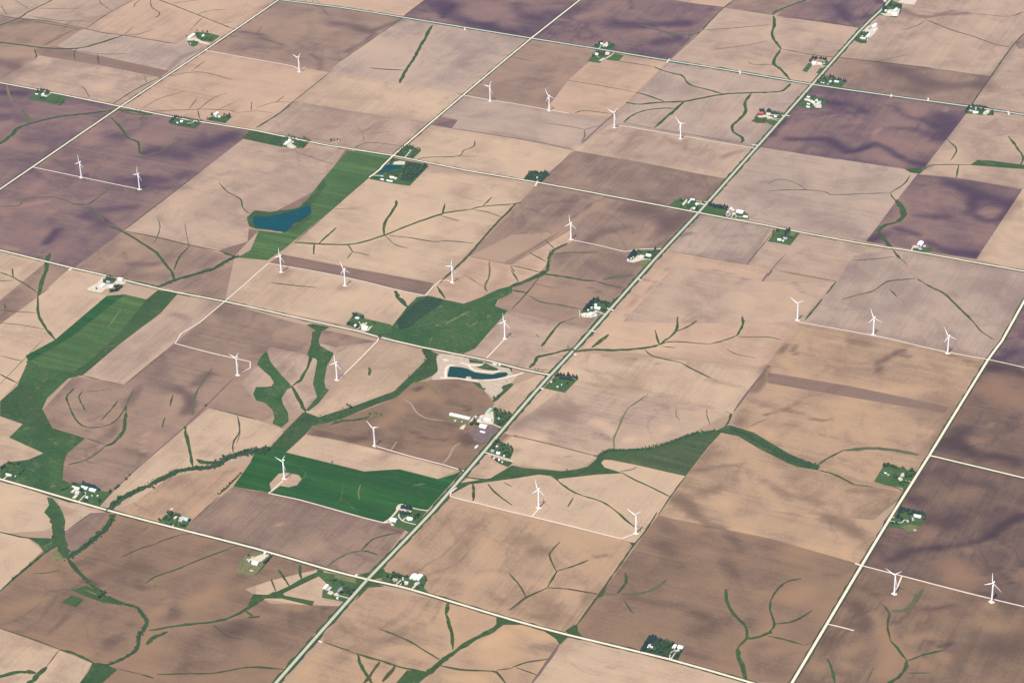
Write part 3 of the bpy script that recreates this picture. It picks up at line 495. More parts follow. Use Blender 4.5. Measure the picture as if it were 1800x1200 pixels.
# ------------------------------------------------------------------ meadows, pastures and waterways as areas
AREAS = [
 ('m', (1,0), [(640,1065),(760,1060),(945,1105),(790,1255),(200,1750),(80,1830),(-130,1810),(-40,1760),(20,1620),(180,1640),(330,1440),(470,1260)]),
 ('g', (1,0), [(470,1260),(500,1300),(390,1440),(330,1570),(200,1640),(60,1560),(120,1510),(300,1460),(400,1370)]),
 ('g', (0,1), [(1735,330),(1790,280),(1900,290),(2150,260),(2200,330),(2050,430),(1800,410),(1750,390)]),
 ('g', (0,0), [(1700,975),(1760,915),(2010,970),(1980,1035)]),
 ('m', (0,1), [(750,880),(880,870),(1030,905),(1110,840),(1250,865),(1130,1000),(840,1220),(620,1400),(480,1450),(180,1345),(385,1190)]),
 ('l', (0,1), [(750,880),(880,870),(700,1010),(500,1170),(200,1345),(180,1300),(385,1190)]),
 ('m', (0,1), [(880,870),(1030,905),(900,1020),(830,1130),(600,1400),(500,1440),(290,1380),(500,1170)]),
 ('g', (0,1), [(1030,905),(1110,840),(1250,865),(1130,1000),(840,1220),(580,1440),(480,1440),(640,1330),(850,1130)]),
 ('r', (0,2), [(300,180),(480,210),(580,235),(480,260),(330,400),(295,480),(370,610),(600,680),(470,790),(450,850),(440,970),(500,1000),(700,1050),(790,1060),(700,1160),(480,1130),(330,1080),(0,970),(0,890),(50,850),(200,830),(305,785),(65,675),(160,580),(0,525),(0,420),(125,310),(130,290),(170,200),(200,130)]),
 ('g', (0,2), [(0,525),(0,420),(125,310),(130,290),(220,330),(300,480),(370,610),(600,680),(560,700),(330,660),(240,620),(160,580)]),
 ('r', (1,1), [(1060,960),(1130,890),(1190,880),(1230,880),(1320,905),(1460,935),(1560,900),(1700,835),(1800,808),(1800,860),(1700,910),(1680,950),(1770,985),(1600,1180),(1540,1250),(1460,1285),(1180,1240),(880,1160),(760,1130),(760,1080),(960,1090)]),
 ('k', (1,1), [(1110,930),(1200,885),(1320,905),(1290,950),(1180,1020),(1080,1100),(1010,1120),(990,1050),(1060,990)]),
 ('g', (1,2), [(1165,60),(1200,125),(1100,225),(970,350),(700,450),(440,532),(345,495),(330,500),(215,615),(130,710),(100,745),(20,750),(0,820),(100,810),(215,775),(350,650),(400,597),(600,545),(850,440),(985,395),(1090,300),(1190,265),(1290,215),(1270,150),(1290,95),(1240,70),(1180,45)]),
 ('r', (1,2), [(75,65),(40,100),(5,160),(50,205),(100,245),(125,290),(110,315),(60,320),(0,320),(-20,370),(0,415),(60,430),(115,480),(130,540),(115,575),(180,605),(230,560),(225,500),(190,440),(180,400),(220,335),(250,325),(240,300),(160,215),(100,140)]),
 ('r', (1,2), [(390,0),(440,-10),(450,30),(550,85),(500,170),(480,280),(490,330),(515,340),(440,435),(370,490),(350,485),(430,390),(400,300),(430,140),(420,120),(385,115),(370,100)]),
 ('g', (1,1), [(355,1085),(400,1075),(520,1100),(460,1130),(430,1230),(390,1230),(415,1120)]),
 ('l', (1,2), [(0,760),(60,735),(140,745),(215,780),(760,914),(1010,897),(1280,967),(1400,930),(1455,905),(1200,1190),(1000,1180),(900,1280),(600,1195),(300,1110),(100,1062),(-40,1040),(-160,1020),(-40,850)]),
 ('o', (1,2), [(1290,200),(1380,140),(1800,180),(1800,300),(1700,400),(1500,270),(1280,262)]),
 ('g', (2,2), [(-400,1000),(-150,960),(0,870),(100,890),(350,912),(450,900),(530,880),(590,830),(610,800),(680,768),(780,760),(1000,742),(1270,647),(1440,625),(1500,595),(1540,590),(1700,640),(1950,790),(2130,865),(2160,885),(2150,905),(2000,880),(1930,850),(1740,755),(1590,665),(1470,640),(1380,740),(1220,945),(1100,920),(930,880),(700,830),(650,830),(625,850),(650,885),(780,925),(600,935),(330,965),(320,978),(270,945),(190,935),(0,965),(-300,1005),(-440,1080)]),
 ('o', (2,2), [(1450,645),(1380,738),(1220,940),(1100,920),(930,880),(740,832),(800,800),(1000,785),(1200,705)]),
 ('g', (3,0), [(1420,1162),(1475,1125),(1560,1130),(1800,1160),(2000,1190),(2000,1230),(1800,1190),(1560,1172)]),
 ('g', (3,1), [(960,-10),(1090,-20),(1080,0),(1060,22),(1000,14)]),
 ('g', (0,3), [(500,545),(610,515),(720,570),(860,640),(860,655),(720,632),(620,597)]),
 ('r', (0,3), [(310,0),(345,-50),(330,-105),(370,-98),(420,-40),(440,0),(460,60),(450,140),(465,200),(455,240),(475,310),(440,330),(400,310),(410,235),(310,280),(270,225),(200,180),(360,185),(372,150),(365,60)]),
 ('g', (0,3), [(650,1060),(760,1075),(825,1105),(720,1200),(640,1330),(500,1330),(560,1200),(620,1120)]),
 ('g', (0,3), [(435,632),(505,582),(590,615),(535,668)]),
 ('y', (0,3), [(355,300),(390,260),(440,300),(445,330),(390,350)]),
 ('g', (1,3), [(-20,575),(80,580),(150,555),(230,520),(320,465),(430,420),(430,400),(480,410),(440,450),(190,570),(200,585),(410,625),(395,657),(180,605),(60,605),(0,640),(-60,660)]),
 ('g', (1,3), [(1690,735),(1800,765),(1900,790),(1740,790),(1640,860),(1600,850),(1690,800)]),
 ('g', (1,3), [(1060,1110),(1190,1120),(1225,1120),(1100,1200),(1000,1290),(900,1290),(985,1200)]),
 ('g', (2,3), [(370,835),(440,790),(460,800),(465,840),(495,868),(400,852)]),
 ('g', (2,3), [(215,828),(400,868),(335,932),(310,890)]),
 ('g', (2,3), [(595,605),(600,580),(650,515),(665,530),(640,590)]),
 ('g', (2,3), [(826,210),(872,215),(850,245)]),
 ('g', (1,3), [(720,440),(830,410),(900,395),(910,425),(980,450),(830,470),(790,460)]),
 ('g', (1,3), [(800,475),(900,520),(790,530),(700,620),(760,520)]),
]
for c, z, p in AREAS: flat('meadow' if c in 'mrok' else 'grass_patch', W(z, p), GR[c], 'area')

# ------------------------------------------------------------------ grassed waterways, field edges and tracks
WW = {
 (0,0): [('g',[(390,-10),(210,80),(130,130),(0,180),(-60,210)],12),('h',[(0,110),(130,130),(330,150),(605,205),(740,235),(870,250),(1240,310)],7),('g',[(-60,295),(0,300),(130,315),(330,340),(540,342),(700,305),(870,248)],15),('f',[(870,248),(940,190)],5),('f',[(870,250),(980,240),(1080,205)],5),('h',[(940,0),(790,80),(680,150),(605,205)],5),('g',[(1100,-5),(1210,35),(1400,110),(1640,205)],8),('f',[(1210,25),(1400,0)],5),('f',[(1380,105),(1480,75),(1590,70)],5),('h',[(1420,130),(1340,210)],5),('f',[(1560,170),(1650,148)],4),('h',[(1060,-10),(1065,50),(1120,90),(1110,115),(1090,125)],6),('h',[(985,0),(950,30),(940,55)],5),('h',[(700,0),(710,25),(790,80)],5),('f',[(260,60),(400,62),(550,65)],5),('f',[(100,0),(210,70)],5),('h',[(5,40),(50,105)],5),('f',[(200,110),(400,145),(660,150)],5),('h',[(310,320),(400,275),(500,220),(580,205)],5),('g',[(540,345),(520,375),(530,425)],6),('h',[(540,350),(690,380),(890,380)],5),('h',[(685,380),(695,455)],7),('g',[(240,345),(258,395),(245,410)],8),('f',[(1180,540),(1300,515),(1440,512),(1640,565)],6),('h',[(1350,500),(1440,430)],5),('h',[(790,735),(920,650),(1020,595),(1140,540)],7),('f',[(1015,535),(1030,580)],5),('h',[(560,608),(590,620),(630,685)],5),('d',[(1005,760),(1120,695),(1310,640)],5),('h',[(1330,765),(1390,690)],5),('h',[(1390,775),(1500,690),(1600,655)],5),('h',[(1540,770),(1660,715)],5),('h',[(1765,780),(1770,715)],5),('h',[(1060,785),(1390,770),(1600,775),(1660,790)],6),('h',[(1390,775),(1405,835)],6),('f',[(1660,795),(1800,780)],5),('g',[(-60,1040),(0,1010),(80,950),(130,900),(220,870),(400,825),(660,795),(850,775),(1060,805)],20),('f',[(200,870),(190,820),(150,770)],18),('y',[(50,600),(60,660),(85,715)],12),('g',[(780,825),(850,900),(900,970),(970,1000),(985,1070),(1040,1085)],14),('f',[(1040,1085),(1110,1075),(1200,1020),(1300,980),(1440,965)],14),('f',[(360,1115),(430,1150),(460,1190)],8),('g',[(850,770),(1040,795),(1060,808),(960,805),(850,785)],10),('h',[(980,830),(1000,855)],10),('h',[(120,130),(580,210)],5),('g',[(440,1040),(490,1032)],9)],
 (1,0): [('g',[(1240,180),(1160,320),(1100,430),(1050,500),(1010,585)],19),('g',[(800,478),(900,488),(1040,495)],13),('g',[(265,712),(170,795),(0,900)],11),('h',[(520,510),(265,712)],5),('f',[(0,760),(130,720),(240,720)],5),('h',[(140,720),(200,675)],5),('f',[(0,780),(120,795)],5),('f',[(-30,262),(100,290),(190,315)],7),('f',[(0,245),(40,190)],6),('f',[(460,60),(510,110)],7),('f',[(480,405),(600,432)],6),('h',[(690,1045),(760,1010),(850,1005),(1030,1030)],5),('d',[(750,930),(700,890)],5),('d',[(750,930),(880,850)],4),('d',[(750,930),(760,1000)],4),('d',[(750,945),(950,925)],4),('g',[(1120,1125),(1200,1108),(1420,1098),(1460,1060),(1530,1030),(1540,990)],7),('f',[(1420,1098),(1560,1102)],4),('d',[(1380,905),(1520,925),(1800,970),(2000,1003),(2230,1055)],8),('h',[(1045,110),(1190,0)],6),('h',[(1030,130),(590,432)],5),('h',[(550,1160),(260,1060)],4),('h',[(1410,655),(1470,672)],8),('h',[(1780,260),(1800,268)],8)],
 (2,0): [('g',[(1390,150),(1340,210),(1290,240),(1180,245)],9),('f',[(1180,245),(1100,235),(900,170)],18),('f',[(760,290),(960,295)],13),('h',[(1340,215),(1600,195),(1800,178)],6),('h',[(1390,352),(1620,325),(1800,290)],4),('g',[(1660,440),(1700,455),(1800,458)],6),('h',[(1560,0),(1490,55),(1390,155),(1310,240),(1110,420)],6),('h',[(740,430),(1000,470)],6),('g',[(1000,470),(1040,490),(1140,520),(1200,535),(1250,595),(1370,630),(1490,665)],12),('h',[(380,565),(600,600),(870,650)],5),('g',[(870,650),(960,675),(1070,715)],12),('g',[(800,720),(880,735),(1050,720),(1210,715),(1290,700),(1480,665),(1640,655),(1800,650)],16),('g',[(1210,715),(1150,770),(1080,830),(1000,900)],17),('g',[(785,862),(850,810),(950,775),(1080,762),(1150,765)],12),('g',[(1680,660),(1640,720),(1640,790),(1600,840),(1550,885),(1560,930),(1620,970),(1615,1005)],15),('h',[(440,797),(500,780),(600,788),(710,803)],6),('d',[(250,868),(400,890),(510,912)],6),('d',[(510,912),(510,960),(490,1000)],8),('d',[(510,912),(640,880)],6),('d',[(740,775),(700,820),(640,870),(490,1010)],9),('d',[(430,1060),(300,1195)],4),('h',[(790,862),(1000,905),(1620,1008)],5),('h',[(0,400),(150,435)],5),('g',[(300,150),(420,160)],14)],
 (3,0): [('g',[(300,-10),(150,45),(60,80),(30,105)],17),('g',[(40,115),(45,170),(30,250),(90,345)],16),('g',[(90,345),(40,440),(90,490),(160,565)],16),('g',[(160,590),(100,640),(0,652),(-40,655)],15),('h',[(90,345),(280,380),(470,405),(760,435),(1060,470),(1200,490)],7),('h',[(1200,490),(1560,540)],4),('h',[(-20,458),(40,458)],5),('h',[(-10,175),(35,172)],5),('d',[(940,215),(1040,185),(1110,145)],7),('h',[(1110,140),(1300,215),(1450,260),(1600,315),(1700,332)],8),('f',[(1380,90),(1700,122)],4),('h',[(1720,115),(1800,85)],8),('h',[(1800,235),(1700,350),(1560,550),(1490,650),(1430,735)],7),('g',[(1255,980),(1325,1050),(1285,1130)],8),('g',[(1690,960),(1780,1080),(1795,1120),(1770,1165)],14),('g',[(1430,1160),(1200,1160),(1120,1175),(1060,1225)],9),('g',[(1340,1160),(1325,1250)],9),('f',[(760,435),(1000,382)],4),('h',[(60,120),(380,150),(640,197)],5),('p',[(40,100),(150,50),(290,5)],4),('f',[(-10,1040),(500,1125)],4),('y',[(1490,1128),(1600,1160)],11)],
 (0,1): [('f',[(0,250),(130,245),(180,200),(340,185),(430,200),(520,235)],11),('g',[(510,235),(620,235),(700,180)],10),('f',[(700,180),(790,115)],14),('f',[(880,130),(1000,130),(1160,175)],10),('f',[(640,245),(740,375)],9),('f',[(0,320),(60,325)],8),('g',[(745,380),(860,430),(1000,510),(1100,580),(1160,650),(1210,720),(1225,765)],14),('h',[(1225,700),(1260,610),(1330,535)],9),('h',[(1330,535),(1310,440),(1300,370)],4),('h',[(875,425),(1110,470),(1340,525),(1540,565)],8),('g',[(1540,565),(1650,605)],14),('g',[(1115,345),(1125,400),(1105,465),(1080,510)],5),('g',[(1540,85),(1600,150),(1690,200),(1705,260),(1750,300)],7),('g',[(1110,820),(1180,790),(1230,770),(1300,750),(1420,715),(1500,690),(1600,630),(1680,600)],20),('g',[(350,580),(330,630),(320,700),(290,800),(270,880)],20),('g',[(265,880),(270,1000),(310,1090),(390,1190)],14),('g',[(0,715),(80,745),(180,800),(260,855)],8),('g',[(85,690),(95,745)],12),('g',[(-40,780),(100,770)],6),('g',[(270,880),(345,825)],7),('h',[(0,978),(100,990),(260,1000)],6),('h',[(30,935),(40,975)],9),('h',[(0,1070),(150,1085),(310,1115)],5),('d',[(820,455),(700,540),(590,640)],5),('f',[(300,1190),(0,1500)],3),('h',[(870,420),(1420,0)],5),('g',[(1180,850),(1340,885)],8),('g',[(930,775),(1100,810)],7),('y',[(850,980),(760,1100)],10)],
 (1,1): [('g',[(270,505),(430,515),(640,520),(760,500),(900,455),(1100,375),(1290,310),(1340,295),(1500,275)],13),('g',[(1500,275),(1590,253),(1800,235),(1870,225)],9),('g',[(985,210),(980,250),(905,370),(900,450)],14),('g',[(1330,230),(1310,305)],10),('g',[(1660,185),(1595,250)],7),('h',[(1530,275),(1640,295),(1730,330)],7),('h',[(1290,315),(1380,340),(1430,355)],7),('h',[(930,455),(1100,475),(1240,498),(1360,495),(1530,510)],7),('h',[(905,455),(980,520),(1070,545)],6),('g',[(565,400),(440,515)],10),('g',[(410,515),(405,590)],9),('g',[(650,525),(680,570)],10),('h',[(680,570),(640,620)],7),('h',[(680,570),(800,595)],7),('h',[(550,270),(680,265)],6),('h',[(100,787),(250,805),(420,820)],7),('h',[(1830,230),(1650,415),(1500,590),(1290,790)],13),('g',[(980,845),(1000,890),(1070,965)],22),('g',[(1275,815),(1330,900)],14),('f',[(1640,640),(1640,740),(1610,810),(1625,850)],9),('f',[(1470,735),(1600,815)],4),('g',[(1790,670),(1815,710)],9),('h',[(280,495),(760,75)],5),('d',[(1490,600),(1800,662)],4),('y',[(1330,1080),(1400,1040),(1500,990)],11),('y',[(1240,1170),(1220,1215)],9),('y',[(1500,1100),(1560,1060)],11)],
 (2,1): [('g',[(-20,820),(100,775),(190,735),(245,700)],26),('g',[(250,710),(255,630),(275,580),(305,553),(390,510)],15),('g',[(300,550),(235,490)],8),('g',[(240,640),(120,575)],8),('g',[(200,715),(100,690),(0,668)],8),('g',[(45,780),(-5,700)],10),('g',[(220,725),(290,735),(400,750),(500,770),(580,775)],15),('h',[(580,775),(660,800),(780,825)],8),('f',[(640,765),(740,745),(860,735)],20),('f',[(280,590),(430,575),(600,575)],13),('h',[(200,740),(120,840),(60,910),(0,970)],6),('h',[(170,795),(300,830)],5),('g',[(-10,840),(60,850),(110,865)],14),('f',[(120,880),(200,920),(340,945),(490,975)],10),('g',[(450,1030),(370,1060)],6),('g',[(375,1058),(325,1085),(235,1200),(210,1235)],12),('h',[(170,1150),(190,1170)],8),('g',[(1005,1120),(1025,1190),(1040,1225)],10),('g',[(1165,1025),(1155,1120),(1090,1190)],11),('h',[(1155,1130),(1250,1090),(1300,1050)],9),('g',[(1620,1025),(1620,1090),(1580,1160)],12),('h',[(1580,1160),(1500,1190),(1390,1218)],8),('h',[(1590,1170),(1800,1170),(1900,1190)],6),('g',[(680,1150),(610,1200),(560,1245)],11),('h',[(1650,662),(1830,440)],4),('d',[(1760,780),(1800,720)],13),('h',[(0,640),(330,430)],3),('h',[(1100,565),(1660,662)],3)],
 (2,2): [('g',[(440,75),(510,62),(600,58),(760,62),(960,42),(1030,25)],16),('g',[(1030,25),(1100,3),(1200,5),(1390,18)],8),('g',[(1390,18),(1480,0)],7),('g',[(1050,35),(1150,45)],7),('h',[(1510,55),(1580,90),(1710,115)],5),('g',[(560,45),(630,0),(680,-45)],10),('g',[(1090,-20),(1040,25)],15),('g',[(935,60),(1000,105),(1190,150)],8),('g',[(1190,150),(1260,190),(1400,260)],9),('h',[(1400,260),(1440,275)],6),('g',[(440,65),(390,60),(270,90),(180,110),(160,150),(120,190)],15),('f',[(955,375),(880,425),(820,465)],6),('y',[(820,465),(780,530),(730,650),(715,690),(720,760)],8),('y',[(1155,475),(1155,520),(1180,555)],6),('f',[(1370,475),(1370,520),(1390,580)],5),('h',[(-30,655),(200,705),(600,808)],5),('g',[(310,970),(400,1040),(500,1085)],9),('g',[(500,1085),(630,1125),(740,1200),(860,1305)],8),('g',[(770,920),(850,965),(1000,1035),(1110,1090)],8),('g',[(430,1100),(390,1165)],7),('f',[(760,912),(840,900),(880,880)],6),('h',[(1220,945),(1110,1095),(1030,1220)],6),('g',[(1540,505),(1530,550),(1500,595)],10),('f',[(1500,490),(1545,510)],7),('f',[(1640,610),(1790,545)],4),('h',[(215,30),(235,0)],10),('d',[(1790,190),(1640,380),(1560,490)],9)],
 (3,2): [('h',[(345,870),(440,810),(540,760)],9),('f',[(540,765),(700,750),(850,760),(1060,797)],20),('h',[(360,905),(450,930),(530,965),(610,1010)],10),('f',[(610,1010),(740,1022)],9),('d',[(870,1020),(920,1035),(950,1060)],7),('d',[(870,1150),(950,1070)],5),('g',[(0,180),(15,172)],14)],
 (3,1): [('h',[(1000,30),(960,90),(860,158)],7),('f',[(0,95),(50,68),(120,65),(200,90),(270,135)],5),('h',[(0,145),(150,135),(300,138),(400,150),(460,170),(680,163),(860,158)],6),('g',[(860,160),(880,195),(910,215)],7),('g',[(900,205),(940,260),(950,320),(900,365)],24),('g',[(900,365),(810,390),(780,430),(820,485),(880,555)],20),('g',[(880,560),(950,645),(1040,740),(1100,795)],14),('p',[(900,610),(990,690),(1120,800)],22),('h',[(1100,795),(1170,830),(1240,865),(1320,940),(1450,1070)],11),('h',[(1450,1070),(1500,1130),(1590,1190)],7),('h',[(595,632),(740,622),(890,605)],6),('p',[(520,912),(630,882),(740,852),(830,790)],16),('h',[(520,905),(630,875),(740,845),(830,785),(900,770),(1045,758)],7),('g',[(478,782),(410,868)],10),('g',[(380,900),(330,965),(260,1050)],10),('d',[(80,705),(270,740),(480,778)],8),('d',[(120,590),(30,690),(0,735)],5),('d',[(30,700),(0,740)],11),('g',[(860,838),(905,886)],11),('p',[(160,1200),(240,1080)],8)],
 (0,2): [('g',[(520,330),(470,390),(490,460)],10),('g',[(490,460),(520,530),(570,585),(630,605),(720,600)],8),('g',[(770,585),(830,545)],8),('h',[(720,600),(800,570),(860,500),(885,450)],6),('g',[(580,350),(555,395),(585,455),(600,490)],7),('g',[(830,415),(770,490),(710,555)],7),('g',[(1215,375),(1195,455)],8),('g',[(1160,535),(1140,605)],8),('g',[(890,450),(885,500)],8),('g',[(885,500),(880,560),(870,630),(800,710),(740,735)],15),('f',[(740,735),(660,800),(590,840)],12),('g',[(590,840),(480,865)],10),('g',[(610,680),(740,725)],7),('f',[(1490,190),(1420,290),(1370,390),(1350,520)],9),('f',[(940,340),(890,440)],13),('f',[(600,355),(700,345),(780,335)],4),('g',[(1300,600),(1320,690),(1340,800),(1355,880)],14),('h',[(1670,525),(1685,630),(1640,710),(1640,780)],7),('h',[(1690,640),(1665,715)],4),('g',[(760,1200),(830,1120),(950,1055),(1130,970),(1250,915),(1380,890),(1500,880),(1600,820),(1740,780),(1850,770)],30),('g',[(1380,830),(1440,850),(1540,850)],20),('h',[(1540,1090),(1440,1180),(1350,1260)],5),('g',[(1700,920),(1620,1000),(1540,1075)],11),('g',[(590,240),(700,270)],8),('h',[(700,270),(870,305)],4),('h',[(0,100),(160,140)],5),('g',[(0,230),(60,262),(120,290)],8),('d',[(1640,260),(1450,450),(1290,610),(1000,860),(870,980),(780,1060)],6),('h',[(1470,465),(1670,515),(1800,548)],5),('h',[(1160,70),(880,300)],4)],
 (1,2): [('g',[(250,310),(310,420),(350,495)],16),('g',[(260,310),(330,250),(380,130),(375,90),(400,20),(405,-70)],15),('h',[(560,80),(640,40)],6),('g',[(795,182),(800,210),(797,240)],13),('o',[(530,585),(600,560),(720,550),(800,525)],16),('y',[(800,530),(880,515)],22),('m',[(610,1015),(600,1100),(570,1140)],6),('y',[(735,1005),(722,1060),(725,1115)],5),('m',[(610,1110),(660,1150),(700,1190)],6),('m',[(320,960),(380,940)],6),('m',[(300,890),(350,930),(300,1000)],7),('y',[(1110,1010),(1190,1000)],12),('g',[(1810,300),(1690,405),(1665,425)],14),('p',[(1030,405),(1090,440),(1130,500),(1200,540),(1330,560)],8),('p',[(1440,715),(1395,740),(1350,820),(1310,860)],10),('p',[(990,705),(950,765)],9),('y',[(1100,290),(1200,300),(1290,380)],10),('h',[(1525,1000),(1530,1060),(1525,1120)],12),('h',[(1630,1000),(1680,1060),(1800,1150)],8),('h',[(1740,990),(1800,1020)],6),('g',[(1450,950),(1560,965),(1700,970),(1800,940)],10),('y',[(380,600),(560,560)],7)],
 (0,3): [('g',[(380,0),(400,80),(410,160),(430,240),(470,320)],40),('g',[(470,320),(560,430),(700,560)],17),('g',[(480,320),(560,265),(680,170),(760,90),(790,20)],22),('g',[(700,575),(860,640),(960,670),(1010,730),(1030,780),(980,870),(960,960),(880,1020),(760,1070),(660,1060)],14),('g',[(-20,135),(190,180),(350,185)],9),('g',[(400,235),(310,290),(200,380),(80,480),(0,555)],10),('g',[(660,1060),(540,1000),(420,965)],12),('h',[(830,1100),(1000,1140)],5),('g',[(1000,1140),(1080,1165)],14),('h',[(1100,1140),(1300,1135),(1500,1130),(1700,1095),(1800,1090),(2000,1105)],8),('g',[(-40,1165),(90,1130),(200,1120),(250,1130)],20),('g',[(330,1085),(250,1160),(180,1220)],22),('h',[(415,970),(330,1080)],4),('h',[(0,815),(200,880),(420,965)],6),('h',[(850,320),(960,265),(1100,220)],7),('g',[(1100,220),(1140,200),(1280,155)],7),('g',[(1020,500),(1100,450),(1230,405),(1400,335),(1640,245)],8),('g',[(1050,830),(1200,805),(1300,790),(1500,770),(1640,730),(1800,640),(1860,600)],14),('g',[(1030,930),(1080,880),(1180,840)],17),('f',[(235,430),(340,425),(420,405)],8),('f',[(340,555),(500,540)],8),('g',[(1280,155),(1400,150)],8),('g',[(1010,130),(1040,105)],8),('h',[(450,145),(640,5)],5),('y',[(600,545),(680,580)],10),('h',[(1640,240),(1700,235)],8),('h',[(1500,790),(1600,870),(1700,890)],6),('g',[(1720,690),(1800,745)],10),('f',[(1080,530),(1100,510)],8),('y',[(975,905),(990,920)],6)],
 (1,3): [('f',[(500,380),(560,335),(650,290),(740,270)],9),('h',[(740,270),(800,205),(860,175),(1010,140)],8),('h',[(740,270),(800,280),(855,300)],8),('g',[(105,470),(140,555)],9),('g',[(155,400),(190,450),(235,520)],10),('g',[(310,370),(310,420),(320,465)],12),('g',[(0,440),(60,370),(120,295)],9),('g',[(-60,740),(0,735),(30,730)],12),('h',[(-20,1085),(60,1088),(190,1105)],8),('g',[(1350,640),(1335,710)],22),('g',[(1335,710),(1360,790),(1380,870),(1385,965)],13),('g',[(1760,750),(1650,830),(1500,910),(1370,1000),(1290,1060),(1200,1140),(1100,1220)],22),('h',[(870,820),(1000,870),(1120,930),(1290,1035)],8),('h',[(1290,1075),(1440,1105),(1650,1115)],10),('h',[(1650,1115),(1700,1130),(1760,1210)],11),('h',[(1690,1110),(1800,1095)],7),('h',[(470,910),(700,990)],6),('g',[(700,990),(880,1045),(1060,1100),(1190,1120)],11),('g',[(715,1000),(740,1080),(790,1160),(820,1210)],12),('h',[(870,1050),(800,1150),(750,1210)],12),('h',[(975,1080),(890,1190)],17),('g',[(0,590),(60,600),(130,560)],14)],
 (2,3): [('h',[(-20,690),(100,600),(250,530)],9),('g',[(250,525),(320,410)],9),('h',[(100,600),(50,510),(-20,430)],7),('h',[(310,410),(265,310),(280,270),(340,205)],7),('h',[(310,415),(440,375),(540,335)],8),('h',[(250,530),(400,540),(600,575)],9),('g',[(650,575),(730,580)],7),('h',[(740,570),(790,510),(805,470),(795,425)],11),('f',[(770,575),(900,570),(1000,540),(1090,470)],14),('h',[(790,625),(850,710)],9),('g',[(1505,540),(1510,620),(1560,720),(1640,800),(1650,880),(1590,950)],13),('g',[(1590,950),(1590,1010),(1620,1090),(1650,1185)],16),('g',[(1650,890),(1720,880),(1800,850),(1830,840)],13),('h',[(1490,545),(1525,545)],10),('d',[(330,930),(250,1050),(140,1200)],12),('h',[(0,1090),(100,1055),(260,1030)],7),('h',[(30,1090),(180,1145)],7),('h',[(1020,0),(940,130),(850,240),(640,540),(450,800)],8),('g',[(740,0),(800,55),(860,100)],8),('g',[(0,765),(150,800),(230,830)],12)],
 (3,3): [('h',[(235,465),(130,490),(60,550),(20,620)],9),('g',[(20,620),(15,690),(45,790),(0,850)],9),('h',[(45,785),(180,765),(310,690)],9),('g',[(0,870),(120,895),(240,930)],9),('h',[(810,650),(850,710),(840,800),(860,900)],9),('g',[(860,900),(920,970),(975,1045)],10),('g',[(975,1045),(960,1110),(900,1170),(820,1215)],15),('g',[(980,1045),(1100,1000),(1250,965)],9),('f',[(870,690),(960,690),(1020,640),(1090,540)],18),('g',[(975,1130),(1150,1128)],7),('g',[(415,1025),(450,1100),(470,1210)],11),('f',[(740,1095),(690,1195)],8),('d',[(1250,965),(1340,930),(1370,850)],9),('h',[(250,935),(300,920)],8)],
}
for z, L in WW.items():                          # drier, paler soil on both banks of the grassed waterways
    for c, p, w in L:
        if c == 'g' and 7 <= w <= 24: STROKES.append((np.array(smooth_line(W(z, p), 2)), w*.5+12, -.30))
for f in FIELDS: field(*f)
# small dark ploughed squares and plots
field('D', (1,0), [(1300,820),(1420,845),(1375,905),(1235,880)], 'sub')
field('D', (550,1000,20), [(830,200),(1500,320),(1480,460),(800,290)], 'lawn')
field('O', (1,2), [(95,1000),(160,930),(220,920),(300,940),(320,965),(290,1010),(230,1025),(170,1015),(110,1060)], 'lawn')

NMW = {'g': 'grass_waterway', 'f': 'thin_grass_strip', 'h': 'field_edge_grass', 'd': 'dark_soil_track', 'p': 'pale_soil_track', 'y': 'dry_grass_strip', 'm': 'grass_waterway', 'o': 'grass_waterway'}
for z, L in WW.items():
    for c, p, w in L: ribbon(NMW[c], W(z, p), w*(0.97 if w > 14 else 0.9), GR[c], 'grass', 4, True, 0.24 if c in 'gfyh' else 0.10)

# lake and ponds
flat('lake', W((1,1), [(-20,330),(0,320),(60,325),(150,310),(230,290),(300,270),(350,245),(385,250),(390,300),(350,330),(270,370),(210,432),(130,425),(60,408),(0,400),(-20,370)]), M_LAKE, 'lawn')
flat('pond', W((645,245,13.333), [(440,610),(650,605),(780,620),(840,655),(790,690),(640,700),(540,760),(400,770),(370,810),(280,790),(280,760),(370,700)]), M_LAKE, 'yard')

# ------------------------------------------------------------------ roads
def road(name, pts, w, mat, verge=0.0, layer='road', smooth=2, vm='h'):
    P = [G(*p) for p in pts]
    if verge: ribbon('road_verge', P, w+2*verge, GR[vm], 'verge', smooth, False, 0.16)
    return ribbon(name, P, w, mat, layer, smooth)
road('gravel_road', [(-40,361),(0,333),(57,294),(213,187),(362,88),(490,0),(530,-28)], 9.2, M_GRAVEL, 7)
road('gravel_road', [(1060,-34),(1020,0),(935,67),(815,167),(692,273),(668,298),(649,312)], 9, M_GRAVEL, 6)
road('gravel_road', [(1850,450),(1800,530),(1761,600),(1737,632),(1632,803),(1571,900),(1515,993),(1392,1200),(1355,1262)], 9.8, M_GRAVEL, 6)
road('sealed_road', [(430,-11),(490,0),(600,14),(708,31),(935,68),(1060,88),(1175,107),(1300,127),(1428,149),(1560,168),(1720,190),(1800,202),(1860,211)], 11, M_SEAL, 10, vm='g')
road('gravel_road', [(-40,139),(0,146),(90,163),(213,188),(330,211),(450,230),(570,255),(692,274),(820,300),(945,321),(1100,350),(1227,374)], 9.2, M_GRAVEL, 6)
road('gravel_road', [(1227,374),(1300,388),(1350,397),(1420,411),(1520,429),(1600,441),(1700,459),(1800,477),(1860,488)], 9.2, M_GRAVEL, 6)
road('gravel_road', [(-40,430),(0,440),(130,472),(188,485),(290,510),(395,530),(520,558),(628,582),(660,591),(740,610),(850,632),(900,645),(930,652),(966,659)], 9.2, M_GRAVEL, 6)
